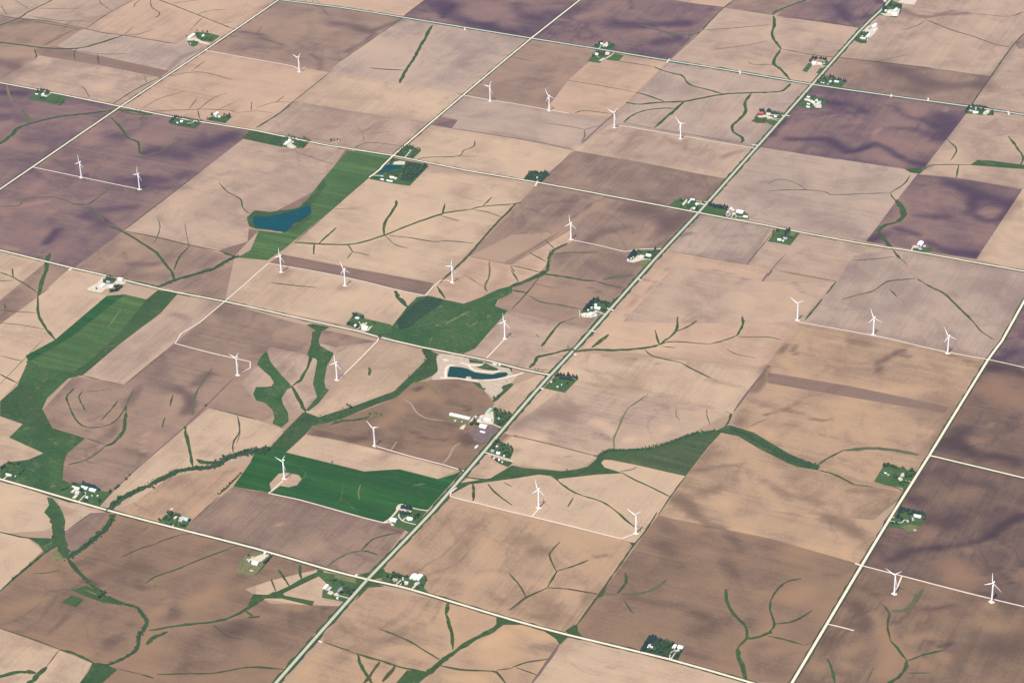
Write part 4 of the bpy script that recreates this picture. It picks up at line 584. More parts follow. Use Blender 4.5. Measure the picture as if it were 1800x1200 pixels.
road('gravel_road', [(-40,833),(0,842),(100,871),(190,897),(320,931),(450,964),(570,999),(645,1018)], 9.8, M_GRAVEL, 6)
road('gravel_road', [(645,1018),(700,1030),(740,1041),(800,1059),(900,1089),(1000,1116),(1175,1158),(1315,1198),(1380,1217)], 9.8, M_GRAVEL, 6)
road('gravel_road', [(1633,801),(1645,803),(1800,840),(1860,854)], 8.5, M_GRAVEL, 5)
HW = [(1600,-46),(1565,0),(1545,22),(1510,56),(1428,149),(1350,237),(1300,293),(1227,375),(1150,457),(1022,601),(965,662),(900,736),(760,899),(647,1017),(485,1200),(430,1262)]
P_HW = [G(*p) for p in HW]
ribbon('road_verge', P_HW, 31, GR['g'], 'verge', 2, False, 0.14)
ribbon('highway_shoulder', P_HW, 11.5, M_SHOULD, 'road', 2)
ribbon('highway', P_HW, 7, M_CONC, 'pave', 2)
ribbon('highway_centre_line', P_HW, 0.7, M_LINE, 'pave', 2, z=1.56)
TRACKS = [
 [(360,89),(450,105),(515,117),(527,125),(536,119)], [(57,294),(143,312),(245,333)], [(395,530),(430,500),(450,482),(472,463)],
 [(472,463),(600,486),(690,508),(747,520)], [(747,520),(775,493),(797,497)], [(395,530),(350,568),(308,604),(440,636),(420,657)],
 [(815,168),(860,176),(900,182),(966,194),(1000,200)], [(1083,220),(1196,239),(1326,261)],
 [(1004,422),(1050,431),(1095,442),(1108,441),(1130,438),(1162,438)], [(887,596),(878,606),(855,630)], [(662,592),(663,600),(603,660),(593,667)],
 [(660,784),(725,803),(780,817),(815,828)], [(500,843),(476,864),(477,868),(525,878),(600,899)], [(600,899),(675,919),(690,914)],
 [(803,857),(791,872),(842,885),(900,900),(935,908),(1000,924),(1092,947)], [(935,908),(948,893)], [(1092,947),(1118,937)],
 [(1515,994),(1585,1012),(1700,1042),(1800,1066),(1850,1078)], [(1585,1013),(1574,1040)], [(1456,1097),(1478,1102),(1501,1108)],
 [(1402,566),(1535,590),(1582,600),(1662,619),(1737,632),(1800,646),(1850,657)],
]
for t in TRACKS: road('access_track', t, 5.6, M_TRACK, 0, 'road', 2)
# field entrances
for a, b in [((1545,21),(1556,14)),((1177,104),(1172,111)),((935,66),(942,62)),((945,318),(941,328)),((1350,202),(1388,204)),((1332,256),(1322,255)),((1123,491),(1126,493)),((1036,581),(1046,583)),((1067,542),(1079,546)),((951,682),(955,685)),((1009,622),(1013,625)),((1229,357),(1240,361)),((560,1126),(566,1129)),((1503,990),(1517,995)),((1567,166),(1566,171)),((1632,173),(1631,178)),((817,50),(817,54)),((1300,124),(1301,131)),((300,897),(303,893)),((125,472),(122,476)),((624,1013),(628,1009)),((1772,196),(1774,203))]:
    road('field_entrance', [a, b], 8, M_TRACK, 0, 'road', 1)
# ------------------------------------------------------------------ builders: trees
def blob(v, f, c, r, rg):
    """one irregular leaf clump (deformed octahedron-like solid)"""
    n0 = len(v); k = 6
    top = (c[0]+rg.normal(0, .15)*r, c[1]+rg.normal(0, .15)*r, c[2]+r*rg.uniform(.55, .95)); bot = (c[0], c[1], c[2]-r*rg.uniform(.5, .8))
    v.append(top)
    for ring, (zz, rr) in enumerate(((.35, .8), (-.25, .95))):
        a0 = rg.uniform(0, 6.28)
        for i in range(k):
            a = a0+i*2*math.pi/k; q = r*rr*rg.uniform(.65, 1.25)
            v.append((c[0]+math.cos(a)*q, c[1]+math.sin(a)*q, c[2]+zz*r+rg.normal(0, .14)*r))
    v.append(bot)
    for i in range(k):
        j = (i+1) % k
        f.append((n0, n0+1+i, n0+1+j)); f.append((n0+1+i, n0+1+k+i, n0+1+k+j, n0+1+j)); f.append((n0+1+k+i, n0+1+2*k, n0+1+k+j))
def tube(v, f, a, b, ra, rb, k=5):
    n0 = len(v); a = np.array(a, float); b = np.array(b, float); d = b-a; d /= np.linalg.norm(d)
    s = np.cross(d, [0.3, 1, 0.1]); s /= np.linalg.norm(s); t = np.cross(d, s)
    for p, r in ((a, ra), (b, rb)):
        for i in range(k):
            an = i*2*math.pi/k; v.append(tuple(p+r*(math.cos(an)*s+math.sin(an)*t)))
    for i in range(k):
        j = (i+1) % k; f.append((n0+i, n0+j, n0+k+j, n0+k+i))
    f.append(tuple(n0+k+i for i in range(k)))
def mk(name, v, f, mat):
    me = bpy.data.meshes.new(name); me.from_pydata(v, [], f); me.materials.append(mat); return me
def leafy_proto(seed, mat):
    rg = np.random.default_rng(seed); v = []; f = []; tv = []; tf = []
    tube(tv, tf, (0, 0, 0), (rg.normal(0, .2), rg.normal(0, .2), 4.2), .38, .22)
    for i in range(4):
        a = i*1.57+rg.uniform(0, .8); tube(tv, tf, (0, 0, 2.6+i*.3), (math.cos(a)*2.2, math.sin(a)*2.2, 6.0+rg.uniform(-.5, .8)), .17, .06, 4)
    for i in range(17):
        a = rg.uniform(0, 6.28); zz = rg.uniform(0, 1); rr = 3.5*math.sqrt(max(0.05, 1-(2*zz-.85)**2*.75))*math.sqrt(rg.uniform(.1, 1))
        blob(v, f, (math.cos(a)*rr, math.sin(a)*rr, 3.6+zz*6.6), rg.uniform(1.0, 1.9), rg)
    return mk('trunk', tv, tf, M_BARK), mk('crown', v, f, mat)
def conifer_proto(seed):
    rg = np.random.default_rng(seed); v = []; f = []; tv = []; tf = []
    tube(tv, tf, (0, 0, 0), (0, 0, 3.5), .3, .2); H = 12.0
    for i in range(6):
        t = i/6; z0 = 1.0+t*(H-2.2); R = 2.7*(1-t)**.85+.35; n0 = len(v); k = 9
        v.append((rg.normal(0, .1), rg.normal(0, .1), z0+3.0-t*.6)); a0 = rg.uniform(0, 6)
        for j in range(k):
            a = a0+j*2*math.pi/k; q = R*rg.uniform(.7, 1.2); v.append((math.cos(a)*q, math.sin(a)*q, z0+rg.uniform(-.5, .35)))
        v.append((0, 0, z0+.6))
        for j in range(k):
            b = (j+1) % k; f.append((n0, n0+1+j, n0+1+b)); f.append((n0+1+k, n0+1+b, n0+1+j))
    return mk('trunk', tv, tf, M_BARK), mk('crown', v, f, M_NEED)
PROTO = {'l': [leafy_proto(s, M_LEAF) for s in range(6)], 'c': [conifer_proto(s) for s in range(20, 24)], 's': [leafy_proto(s, M_SHRUB) for s in (50, 51)]}
TREES = []       # (kind, x, y, height scale, label, group)
def trees(kind, zone, pts, label, group, size=1.0, jit=0.0):
    for x, y in W(zone, pts):
        TREES.append((kind, x+rng.normal(0, 1.2+jit), y+rng.normal(0, 1.2+jit), size*rng.uniform(.82, 1.2), label, group))
def along(pts, n):
    P = np.array(pts, float); L = np.r_[0, np.cumsum(np.linalg.norm(np.diff(P, axis=0), axis=1))]; t = np.linspace(0, L[-1], n)
    return list(zip(np.interp(t, L, P[:, 0]), np.interp(t, L, P[:, 1])))
def fill(poly, n, seed=0):
    rg = np.random.default_rng(seed); P = np.array(poly, float); out = []
    while len(out) < n:
        q = rg.uniform(P.min(0), P.max(0)); 
        if inside(q[None], poly)[0] and all((q[0]-o[0])**2+(q[1]-o[1])**2 > 0.22*np.ptp(P[:, 0])*np.ptp(P[:, 1])/n*.6 for o in out[-40:]) or rg.uniform() < .002: out.append(tuple(q))
    return out

# ------------------------------------------------------------------ builders: farm buildings
ZB = 0.7
def box(x0, x1, y0, y1, z0, z1):
    v = [(x0,y0,z0),(x1,y0,z0),(x1,y1,z0),(x0,y1,z0),(x0,y0,z1),(x1,y0,z1),(x1,y1,z1),(x0,y1,z1)]
    return v, [(0,3,2,1),(4,5,6,7),(0,1,5,4),(1,2,6,5),(2,3,7,6),(3,0,4,7)]
CATS = {'house': ('farmhouse', 'house'), 'barn': ('barn', 'barn'), 'shed': ('farm_shed', 'shed'), 'bin': ('grain_bin', 'grain bin'), 'trailer': ('trailer', 'trailer'), 'pile': ('earth_pile', 'pile')}
def gable(kind, zone, x1, y1, x2, y2, Wd, roof, label, wall=None):
    (ax, ay), (bx, by) = W(zone, [(x1, y1), (x2, y2)])
    L = math.hypot(bx-ax, by-ay); cx, cy = (ax+bx)/2, (ay+by)/2; rz = math.atan2(by-ay, bx-ax)
    rz = round(rz/(math.pi/2))*(math.pi/2)+random.uniform(-.03, .03)       # farm buildings stand square to the section lines
    L = max(L, Wd*0.9); nm, cat = CATS[kind]
    H = {'house': 5.2, 'barn': 5.6, 'shed': 4.6, 'trailer': 3.0}[kind]; pitch = {'house': .75, 'barn': .5, 'shed': .30, 'trailer': .12}[kind]
    hl, hw = L/2, Wd/2; rh = hw*pitch
    o = tag(empty(nm, (cx, cy, ZB), rz), label, cat, 'farm buildings')
    wm = wall or {'R': M_WALLR, 'T': M_WALLT, 'G': M_WALLG, 'K': M_WALLT}.get(roof, M_WALLW)
    v = [(-hl,-hw,0),(hl,-hw,0),(hl,hw,0),(-hl,hw,0),(-hl,-hw,H),(hl,-hw,H),(hl,hw,H),(-hl,hw,H),(-hl,0,H+rh-.05),(hl,0,H+rh-.05)]
    link('wall', v, [(0,1,5,4),(2,3,7,6),(1,2,6,9,5),(3,0,4,8,7)], wm, o)
    e = .5; t = .22; ov = e*pitch
    rv = []; rf = []
    prof = [(-hw-e, H-ov), (0, H+rh), (hw+e, H-ov), (hw+e, H-ov+t), (0, H+rh+t), (-hw-e, H-ov+t)]
    for x in (-hl-e, hl+e): rv += [(x, p[0], p[1]) for p in prof]
    for i in range(6): rf.append((i, (i+1) % 6, 6+(i+1) % 6, 6+i))
    rf += [(5, 4, 1, 0), (4, 3, 2, 1), (6, 7, 10, 11), (7, 8, 9, 10)]
    r = link('roof', rv, rf, ROOF[roof], o)
    dw, dh = (1.1, 2.2) if kind in ('house', 'trailer') else (min(5.0, Wd*.45), 3.8)
    for side in ((-1,) if kind != 'shed' else (-1, 1)):
        bv, bf = box(hl*side-.06, hl*side+.06, -dw/2, dw/2, 0.02, dh) if kind != 'house' else box(-dw/2, dw/2, -hw-.06, -hw+.06, .02, dh)
        link('door', bv, bf, M_DOOR, o)
    if kind == 'house':
        bv, bf = box(hl*.3-.5, hl*.3+.5, .4, 1.3, H+rh*.55, H+rh+1.1); link('chimney', bv, bf, M_WALLG, r)
        for sx in (-.55, .55):
            for sy in (-1, 1):
                bv, bf = box(hl*sx-.7, hl*sx+.7, hw*sy-.05, hw*sy+.05, 1.6, 3.0); link('window', bv, bf, M_GLASS, o)
        # side wing with its own roof
        wv, wf = box(-hl*.45, hl*.25, -hw-3.6, -hw, 0, 3.0); link('porch', wv, wf, wm, o)
        pv = [(-hl*.45-.3,-hw-3.9,2.95),(hl*.25+.3,-hw-3.9,2.95),(hl*.25+.3,-hw,4.1),(-hl*.45-.3,-hw,4.1)]
        link('porch_roof', pv, [(0,1,2,3)], ROOF[roof], o)
    if kind in ('barn', 'shed'):
        for k in (-.5, 0, .5):
            bv, bf = box(hl*k-.4, hl*k+.4, -.4, .4, H+rh+t-.15, H+rh+t+.5); link('roof_vent', bv, bf, M_WALLG, r)
    return o
def round_bin(zone, x, y, R, H, roof, label):
    (cx, cy), = W(zone, [(x, y)]); o = tag(empty('grain_bin', (cx, cy, ZB)), label, 'grain bin', 'farm buildings'); k = 20
    v = [(math.cos(i*2*math.pi/k)*R, math.sin(i*2*math.pi/k)*R, z) for z in (0, H) for i in range(k)]
    link('wall', v, [(i, (i+1) % k, k+(i+1) % k, k+i) for i in range(k)], ROOF['S'], o, True)
    v = [(math.cos(i*2*math.pi/k)*(R+.25), math.sin(i*2*math.pi/k)*(R+.25), H-.08) for i in range(k)]
    v += [(math.cos(i*2*math.pi/k)*.5, math.sin(i*2*math.pi/k)*.5, H+R*.55) for i in range(k)]
    r = link('roof', v, [(i, (i+1) % k, k+(i+1) % k, k+i) for i in range(k)]+[tuple(range(k, 2*k))], ROOF[roof], o)
    bv, bf = box(-.5, .5, -.5, .5, H+R*.5, H+R*.55+.6); link('cap', bv, bf, M_WALLG, r)
    bv, bf = box(-.6, .6, -R-.1, -R+.25, .1, 2.1); link('door', bv, bf, M_DOOR, o)
def pile(zone, x, y, rx, ry, h, mat, label, seed=0):
    (cx, cy), = W(zone, [(x, y)]); rg = np.random.default_rng(seed); v = [(0, 0, h)]; f = []; k = 14
    for ring in (.35, .7, 1.0):
        for i in range(k):
            a = i*2*math.pi/k; q = ring*rg.uniform(.85, 1.12); v.append((math.cos(a)*rx*q, math.sin(a)*ry*q, h*(1-ring**1.3)*rg.uniform(.85, 1.1)))
    for i in range(k):
        j = (i+1) % k; f.append((0, 1+i, 1+j))
        for r in (0, 1): f.append((1+r*k+i, 1+(r+1)*k+i, 1+(r+1)*k+j, 1+r*k+j))
    o = link('earth_pile', v, f, mat, None, True); o.location = (cx, cy, ZB+.5); tag(o, label, 'pile')

# ------------------------------------------------------------------ the farmsteads
# ph: where it is.  lawn / yard: areas.  drive: lanes.  b: buildings (kind, x1,y1,x2,y2, width, roof, words).  c / l: conifers and leafy trees
F = []
F.append(dict(ph='at the farmstead beside the far left gravel road', z=(320,40,20), lawn=[('w',[(460,430),(520,330),(900,360),(1330,470),(1050,690),(650,640),(540,560)]),('w',[(180,650),(400,640),(560,680),(540,790),(400,850),(260,800)])], yard=[[(130,630),(220,560),(430,540),(600,600),(680,650),(1000,760),(960,790),(640,730),(560,660),(300,640)]], drive=[],
 b=[('barn',215,560,430,440,18,'W','long white roofed barn'),('house',690,490,780,470,11,'W','white roofed house'),('bin',300,765,0,0,3.5,'S','small bin standing on grass')],
 l=[(140,510),(500,480),(560,510),(620,500),(480,400),(540,420),(700,590),(760,580),(830,600),(940,640),(1000,610),(1020,560),(900,560),(530,300),(720,340),(420,690),(500,710)], c=[(880,340)]))
F.append(dict(ph='south of the road in the upper left corner', z=(40,140,20), lawn=[('w',[(180,660),(430,470),(620,370),(960,440),(1600,590),(1340,920),(850,800),(480,740)])], yard=[[(650,540),(750,540),(850,560),(860,620),(740,600),(660,590)]], drive=[([(850,590),(920,540),(1000,490)],4)],
 b=[('house',660,560,750,520,10,'W','white roofed house'),('shed',460,515,540,545,7,'S','small silver roofed shed')],
 c=[(640,390),(700,400),(760,400),(820,410),(880,430),(940,440)], l=[(560,420),(500,450),(450,480),(620,460),(700,450),(820,490),(880,480),(700,650),(770,690),(640,680),(1380,830),(1170,830),(1420,750)]))
F.append(dict(ph='in the dark grove south of the upper left road', z=(285,180,13.333), lawn=[('w',[(150,490),(270,350),(560,380),(950,450),(780,620),(400,560)])], yard=[], drive=[([(580,500),(660,490),(720,470),(755,430)],5)],
 b=[('house',435,460,495,465,11,'W','white roofed house'),('shed',335,490,385,495,6,'W','low pale shed')],
 c=[(190,470),(220,440),(250,410),(290,370),(340,350),(390,370),(440,380)], l=[(500,385),(550,390),(600,410),(660,430),(700,440),(430,530),(490,540),(550,550),(610,560),(660,560),(730,590),(780,570),(820,530),(870,490),(910,450),(840,450),(780,500),(250,490),(320,500)]))
F.append(dict(ph='north of the upper left road among spiky conifers', z=(285,180,13.333), lawn=[('w',[(1020,410),(1200,320),(1640,340),(1480,490),(1250,460)])], yard=[], drive=[],
 b=[('barn',1215,310,1315,262,15,'W','white roofed barn'),('house',1320,355,1375,362,9,'T','cream roofed house'),('shed',1225,345,1290,350,7,'S','low silver roofed shed')],
 c=[(1565,300),(1545,340),(1590,350),(1460,300),(1500,340),(1165,305)], l=[(1060,390),(1110,400),(1170,410),(1220,420),(1280,425),(1340,435),(1400,450),(1460,465),(1540,390),(1450,350),(1230,380)]))
F.append(dict(ph='at the tree ringed farm left of the green meadow', z=(480,220,13.333), lawn=[('w',[(140,500),(230,300),(520,270),(900,370),(800,440),(720,540),(560,540)])], yard=[[(280,380),(380,360),(500,400),(420,430),(560,520),(450,560),(340,520)]], drive=[([(540,300),(570,350),(600,360)],5)],
 b=[('barn',310,480,350,385,15,'W','white roofed barn'),('house',370,365,430,375,10,'W','white roofed house'),('shed',440,410,495,405,8,'T','cream roofed shed')],
 l=[(370,260),(420,280),(470,290),(510,320),(300,310),(340,320),(250,330),(440,320),(180,420),(170,470),(200,490),(560,400),(610,410),(650,400),(620,480),(690,500),(740,490),(780,460),(750,330),(790,330),(830,350),(870,380),(780,380),(720,310),(830,390),(700,530),(660,450),(720,440)], c=[]))
F.append(dict(ph='by the little roadside copse left of the meadow', z=(480,220,13.333), lawn=[], yard=[], drive=[([(1340,450),(1400,420),(1470,420),(1500,440)],4)], b=[('bin',1535,390,0,0,3.2,'S','small silver bin')], l=[(1345,375),(1370,365),(1430,365),(1500,360),(1570,365)], c=[]))
F.append(dict(ph='in the corner grove north of the crossroads pond', z=(645,245,13.333), lawn=[('w',[(640,390),(850,170),(1040,150),(1270,270),(1080,450),(860,420)])], yard=[], drive=[([(890,425),(950,360),(1000,300)],6)],
 b=[('house',1000,285,1050,290,8,'G','grey roofed house')],
 l=[(700,370),(740,340),(780,300),(820,250),(860,200),(910,180),(960,180),(1010,180),(1040,210),(980,220),(920,230),(870,270),(830,320),(790,360),(850,380),(900,330),(950,270),(740,380),(1080,190),(1110,240),(1180,220),(1220,240),(1240,270),(1150,280),(1100,310),(1180,310),(1080,360),(1130,360),(1050,410),(1100,400),(1180,340)], c=[]))
F.append(dict(ph='beside the blue pond at the crossroads', z=(645,245,13.333), lawn=[('r',[(520,570),(620,440),(900,500),(1420,590),(1440,640),(1000,1090),(620,1040),(60,930),(60,860),(280,740)]),('k',[(940,540),(1420,600),(1400,660),(1220,820),(1020,1000),(780,970),(860,690)])], yard=[[(640,530),(760,510),(900,520),(880,600),(600,595)]], drive=[([(90,850),(200,850),(290,858)],7)],
 b=[('shed',330,945,395,968,7,'W','smaller of two white sheds'),('shed',470,972,600,1005,8,'W','longer of two white sheds'),('house',560,890,620,925,9,'W','white roofed house'),('barn',640,930,710,930,13,'P','pinkish roofed barn'),('trailer',315,862,380,880,4,'S','pale parked trailer')],
 l=[(480,800),(540,790),(600,790),(660,800),(700,770),(720,840),(640,850),(580,830),(690,870),(790,770),(430,770),(20,880),(540,560),(570,520),(610,480),(760,740),(820,720)]+fill([(950,560),(1400,600),(1380,660),(1200,820),(1020,950),(800,950),(870,700)], 46, 3), c=[]))
F.append(dict(ph='in the cluster north of the upper middle road', z=(1025,65,20), lawn=[('w',[(330,370),(600,200),(1090,260),(1130,320),(1060,490),(640,440)])], yard=[[(680,260),(830,220),(890,290),(830,350),(720,320)]], drive=[([(540,440),(590,380),(640,310)],5)],
 b=[('barn',620,265,700,270,13,'W','white roofed barn'),('shed',810,235,880,240,11,'P','pinkish roofed shed'),('house',705,345,755,350,8,'S','silver roofed house'),('shed',800,340,850,350,8,'W','small white shed')],
 c=[(650,190),(560,250),(600,240)], l=[(500,290),(450,330),(520,340),(410,340),(920,240),(960,340),(1000,280),(1060,270),(900,370),(1040,340),(660,400),(740,420),(860,420),(950,400),(1080,290)]))
F.append(dict(ph='in the cluster south of the upper middle road', z=(1025,65,20), lawn=[('w',[(150,860),(330,650),(480,500),(850,540),(1060,570),(720,770),(600,930)]),('m',[(1080,600),(1430,650),(1250,860),(800,810)])], yard=[[(540,850),(640,780),(720,740),(760,780),(640,860)]], drive=[([(1080,560),(1020,640),(900,720),(740,770),(620,840)],5),([(480,640),(520,710),(600,740)],3)],
 b=[('house',430,635,545,630,12,'W','white roofed house'),('barn',800,610,940,610,24,'P','big pinkish roofed barn')],
 l=[(540,560),(600,580),(660,590),(720,600),(640,650),(580,640),(700,660),(340,660),(360,700),(560,520),(480,560),(740,560),(620,530),(690,640),(420,580)], c=[]))
F.append(dict(ph='at the top farm beside the highway', z=(1490,0,13.333), lawn=[('w',[(770,240),(840,100),(1000,0),(1280,120),(1250,300),(1150,420),(760,360)])], yard=[[(740,310),(900,330),(960,230),(1080,230),(1230,215),(1180,390),(870,380)],[(1160,60),(1270,0),(1400,-120),(1720,-120),(1560,120),(1350,100)],[(820,0),(900,-60),(1080,-60),(1030,0),(920,110),(880,80)]], drive=[],
 b=[('barn',1060,265,1190,235,15,'W','largest white barn'),('shed',1030,320,1160,325,11,'W','middle white shed'),('shed',1050,370,1160,372,11,'W','southern white shed'),('house',870,270,930,275,10,'S','silver roofed house'),('shed',950,300,1010,300,9,'W','small white shed')],
 c=[(860,120),(850,160),(840,200),(980,130),(1010,120),(1090,150),(1140,150),(1190,150),(1240,160),(870,210),(1000,160),(820,230)], l=[(1080,180),(1230,190),(900,180)]))
F.append(dict(ph='at the big cream yard beside the highway', z=(1490,0,13.333), lawn=[('w',[(160,960),(300,740),(480,760),(440,1020),(300,1020)])], yard=[[(430,640),(640,550),(700,570),(690,650),(720,680),(640,790),(520,900),(440,860),(500,780),(340,740),(340,690)]], drive=[],
 b=[('barn',590,655,670,585,14,'W','tall white barn'),('shed',480,690,560,650,12,'G','grey roofed shed'),('barn',430,890,520,825,14,'W','white roofed barn below the trees'),('shed',600,740,650,720,10,'W','white shed in mid yard'),('house',310,900,410,940,11,'T','cream roofed house'),('bin',460,965,0,0,4,'S','silver bin'),('shed',325,865,365,870,7,'T','little cream shed')],
 l=[(330,780),(390,770),(450,780),(380,830),(430,830),(320,810),(220,900),(200,950),(250,960),(300,990),(360,1000),(420,1000),(270,900),(470,800)], c=[]))
F.append(dict(ph='northwest of the upper right crossroads', z=(1400,90,10.909), lawn=[('w',[(110,385),(230,230),(320,250),(200,405)]),('w',[(380,422),(450,330),(600,310),(500,445),(440,440)]),('w',[(400,210),(590,200),(680,200),(620,290),(500,285)])], yard=[[(290,240),(360,200),(500,230),(500,290),(420,270),(300,290)]], drive=[([(625,298),(520,286),(490,275)],4)],
 b=[('barn',300,240,380,232,12,'W','white roofed barn'),('house',430,250,490,262,10,'T','cream roofed house'),('shed',530,240,560,262,8,'N','greenish shed')],
 c=[(265,195),(280,170),(300,150),(320,130),(360,150),(385,145),(460,150),(490,150),(520,165),(550,165),(575,170),(582,200)], l=[(280,215),(560,270),(350,175),(440,160)]))
F.append(dict(ph='northeast of the upper right crossroads', z=(1400,90,10.909), lawn=[('w',[(390,620),(500,500),(740,540),(950,590),(860,690),(600,650)])], yard=[], drive=[([(590,655),(620,620)],4)],
 b=[('shed',730,592,815,602,13,'W','long white shed'),('house',630,600,665,592,10,'W','white roofed house'),('shed',510,622,535,622,6,'W','small white shed'),('shed',470,612,495,612,6,'S','small silver shed')],
 c=[(650,500),(690,505),(720,520),(735,545),(800,550),(850,560),(900,580),(940,590)], l=[(400,580),(420,560),(450,530),(480,490),(510,480),(540,500),(590,500),(620,530),(560,520),(520,540),(700,550),(560,570),(480,590),(430,600),(680,640),(840,665)]))
F.append(dict(ph='southeast of the upper right crossroads', z=(1400,90,10.909), lawn=[('w',[(20,1050),(180,850),(340,860),(600,940),(460,1120),(340,1110),(180,1090)])], yard=[[(160,930),(280,930),(340,970),(400,950),(470,1000),(490,1090),(370,1090),(310,1010)]], drive=[],
 b=[('shed',200,890,260,893,12,'W','northern white shed'),('barn',160,942,270,952,14,'P','pinkish roofed barn'),('barn',290,985,345,1000,12,'W','white barn in the middle'),('house',360,972,400,952,10,'W','white roofed house'),('barn',400,1035,460,990,13,'S','silver roofed barn'),('shed',380,1075,480,1088,12,'P','pale southern shed'),('shed',205,1020,260,1032,8,'W','small white shed'),('shed',190,1080,260,1082,10,'W','white shed at the southwest corner')],
 l=[(290,870),(320,880),(350,870),(540,950),(580,970),(500,940),(170,850),(370,1000),(280,1030),(250,1010)], c=[]))
F.append(dict(ph='at the red barn farm beside the highway', z=(1315,180,20), lawn=[('w',[(200,570),(370,340),(880,330),(1230,420),(1150,590),(900,560),(660,560)]),('w',[(640,600),(1000,620),(1080,680),(880,820),(640,720)]),('o',[(110,660),(260,560),(650,570),(620,740),(300,730)])], yard=[[(320,480),(520,470),(560,440),(680,470),(840,520),(900,560),(700,590),(640,520),(480,545),(380,540)]], drive=[([(1160,605),(1000,580),(860,560)],4),([(1110,655),(1000,640),(880,610),(820,570)],4)],
 b=[('barn',375,420,540,395,16,'R','bright red roofed barn'),('house',650,430,800,450,13,'P','pinkish roofed house'),('shed',920,515,1010,530,9,'W','white roofed shed')],
 c=[(420,300),(470,290),(520,300),(560,320),(440,330),(690,320),(730,310),(780,310),(810,340)], l=[(880,370),(950,380),(1020,390),(1090,400),(900,430),(980,430),(1060,440),(1120,450),(1200,420),(1100,490),(1150,470),(840,400)]))
F.append(dict(ph='in the grove on the far right road', z=(1685,170,20), lawn=[('w',[(240,590),(400,300),(980,350),(1250,480),(1230,660),(850,660)])], yard=[[(480,560),(700,560),(690,600),(520,610)],[(850,650),(1000,440),(1140,450),(1080,560),(960,660)]], drive=[],
 b=[('shed',395,495,470,540,7,'T','cream roofed shed'),('house',510,580,690,570,11,'W','white roofed house'),('bin',605,465,0,0,4,'S','silver bin'),('shed',860,640,960,560,9,'T','cream roofed barn'),('shed',990,520,1070,510,9,'P','pinkish shed')],
 c=[(260,560),(280,500),(310,450),(340,400),(380,350),(500,320),(520,380)], l=[(560,340),(640,350),(700,360),(770,370),(840,370),(900,390),(960,400),(720,440),(780,470),(840,480),(740,530),(800,570),(650,430),(880,450),(1190,520),(1190,610),(560,420)]))
F.append(dict(ph='northwest of the middle highway crossing', z=(1170,335,11.613), lawn=[('w',[(60,320),(200,190),(400,150),(760,220),(800,260),(640,450),(460,420)])], yard=[[(340,165),(450,180),(420,270),(380,310),(350,300),(400,200)]], drive=[([(490,425),(545,350)],5),([(790,285),(680,290)],4),([(800,230),(840,240)],8),([(620,220),(790,230)],6)],
 b=[('shed',510,190,595,207,10,'W','white roofed shed'),('barn',350,315,425,225,10,'T','cream roofed barn'),('shed',475,275,490,215,8,'S','narrow silver shed'),('house',620,300,675,290,12,'W','white roofed house'),('house',565,372,605,385,10,'W','small white house by the crossing')],
 l=[(300,190),(320,220),(290,220),(390,210),(460,230),(450,310),(480,330),(440,340),(590,240),(760,250),(640,360),(540,240),(330,330),(560,330),(650,330),(460,360),(620,400)], c=[]))
F.append(dict(ph='southeast of the middle highway crossing', z=(1170,335,11.613), lawn=[('w',[(700,440),(830,270),(880,250),(1260,380),(1200,550)]),('w',[(1260,540),(1270,440),(1600,430),(1690,490),(1695,595),(1480,575)])], yard=[[(1280,450),(1430,450),(1430,500),(1300,500)]], drive=[([(1335,575),(1375,505),(1430,500),(1442,540),(1400,572)],4),([(1470,535),(1590,545)],5)],
 b=[('shed',1315,395,1355,370,11,'W','white roofed shed'),('shed',1360,405,1405,410,7,'W','small white shed'),('barn',1460,435,1590,460,25,'W','very big white barn'),('shed',1590,540,1680,550,13,'W','white shed at the east end'),('house',1265,525,1345,510,11,'G','grey roofed house'),('shed',1262,440,1275,470,5,'W','tiny white shed')],
 c=along([(885,275),(960,300),(1050,325),(1150,335),(1220,340),(1250,360)],13)+along([(890,310),(980,340),(1080,355),(1180,375),(1240,400)],12), l=[(1330,500),(1210,540)]))
F.append(dict(ph='in the round grove by the middle road', z=(910,290,24), lawn=[('k',[(250,620),(330,470),(560,250),(800,260),(900,330),(1150,270),(1360,390),(1100,640),(1000,750),(700,720)])], yard=[], drive=[], b=[('bin',825,575,0,0,4.5,'S','lone silver bin')],
 l=fill([(260,620),(330,470),(560,260),(800,270),(900,340),(1150,280),(1350,390),(1200,600),(1000,640),(720,520),(480,600),(400,640)], 26, 5)+[(800,690),(980,720)], c=[(1160,290)]))
F.append(dict(ph='on the square green plot right of the highway', z=(1340,395,24), lawn=[('w',[(230,710),(620,180),(1000,220),(1600,340),(1170,880),(700,780)]),('y',[(1200,280),(1380,300),(1360,470),(1160,490)])], yard=[], drive=[],
 b=[('barn',650,655,800,670,12,'W','white roofed barn'),('shed',845,690,905,720,6,'W','small white shed'),('house',900,590,1050,630,11,'G','grey roofed house')],
 c=[(1135,230),(1150,280),(1080,280),(1040,330),(1010,370),(980,430),(950,480),(1000,300)], l=[(840,530),(460,350),(500,300),(630,260),(430,480),(1100,540),(1200,560),(1280,590),(1000,520)]))
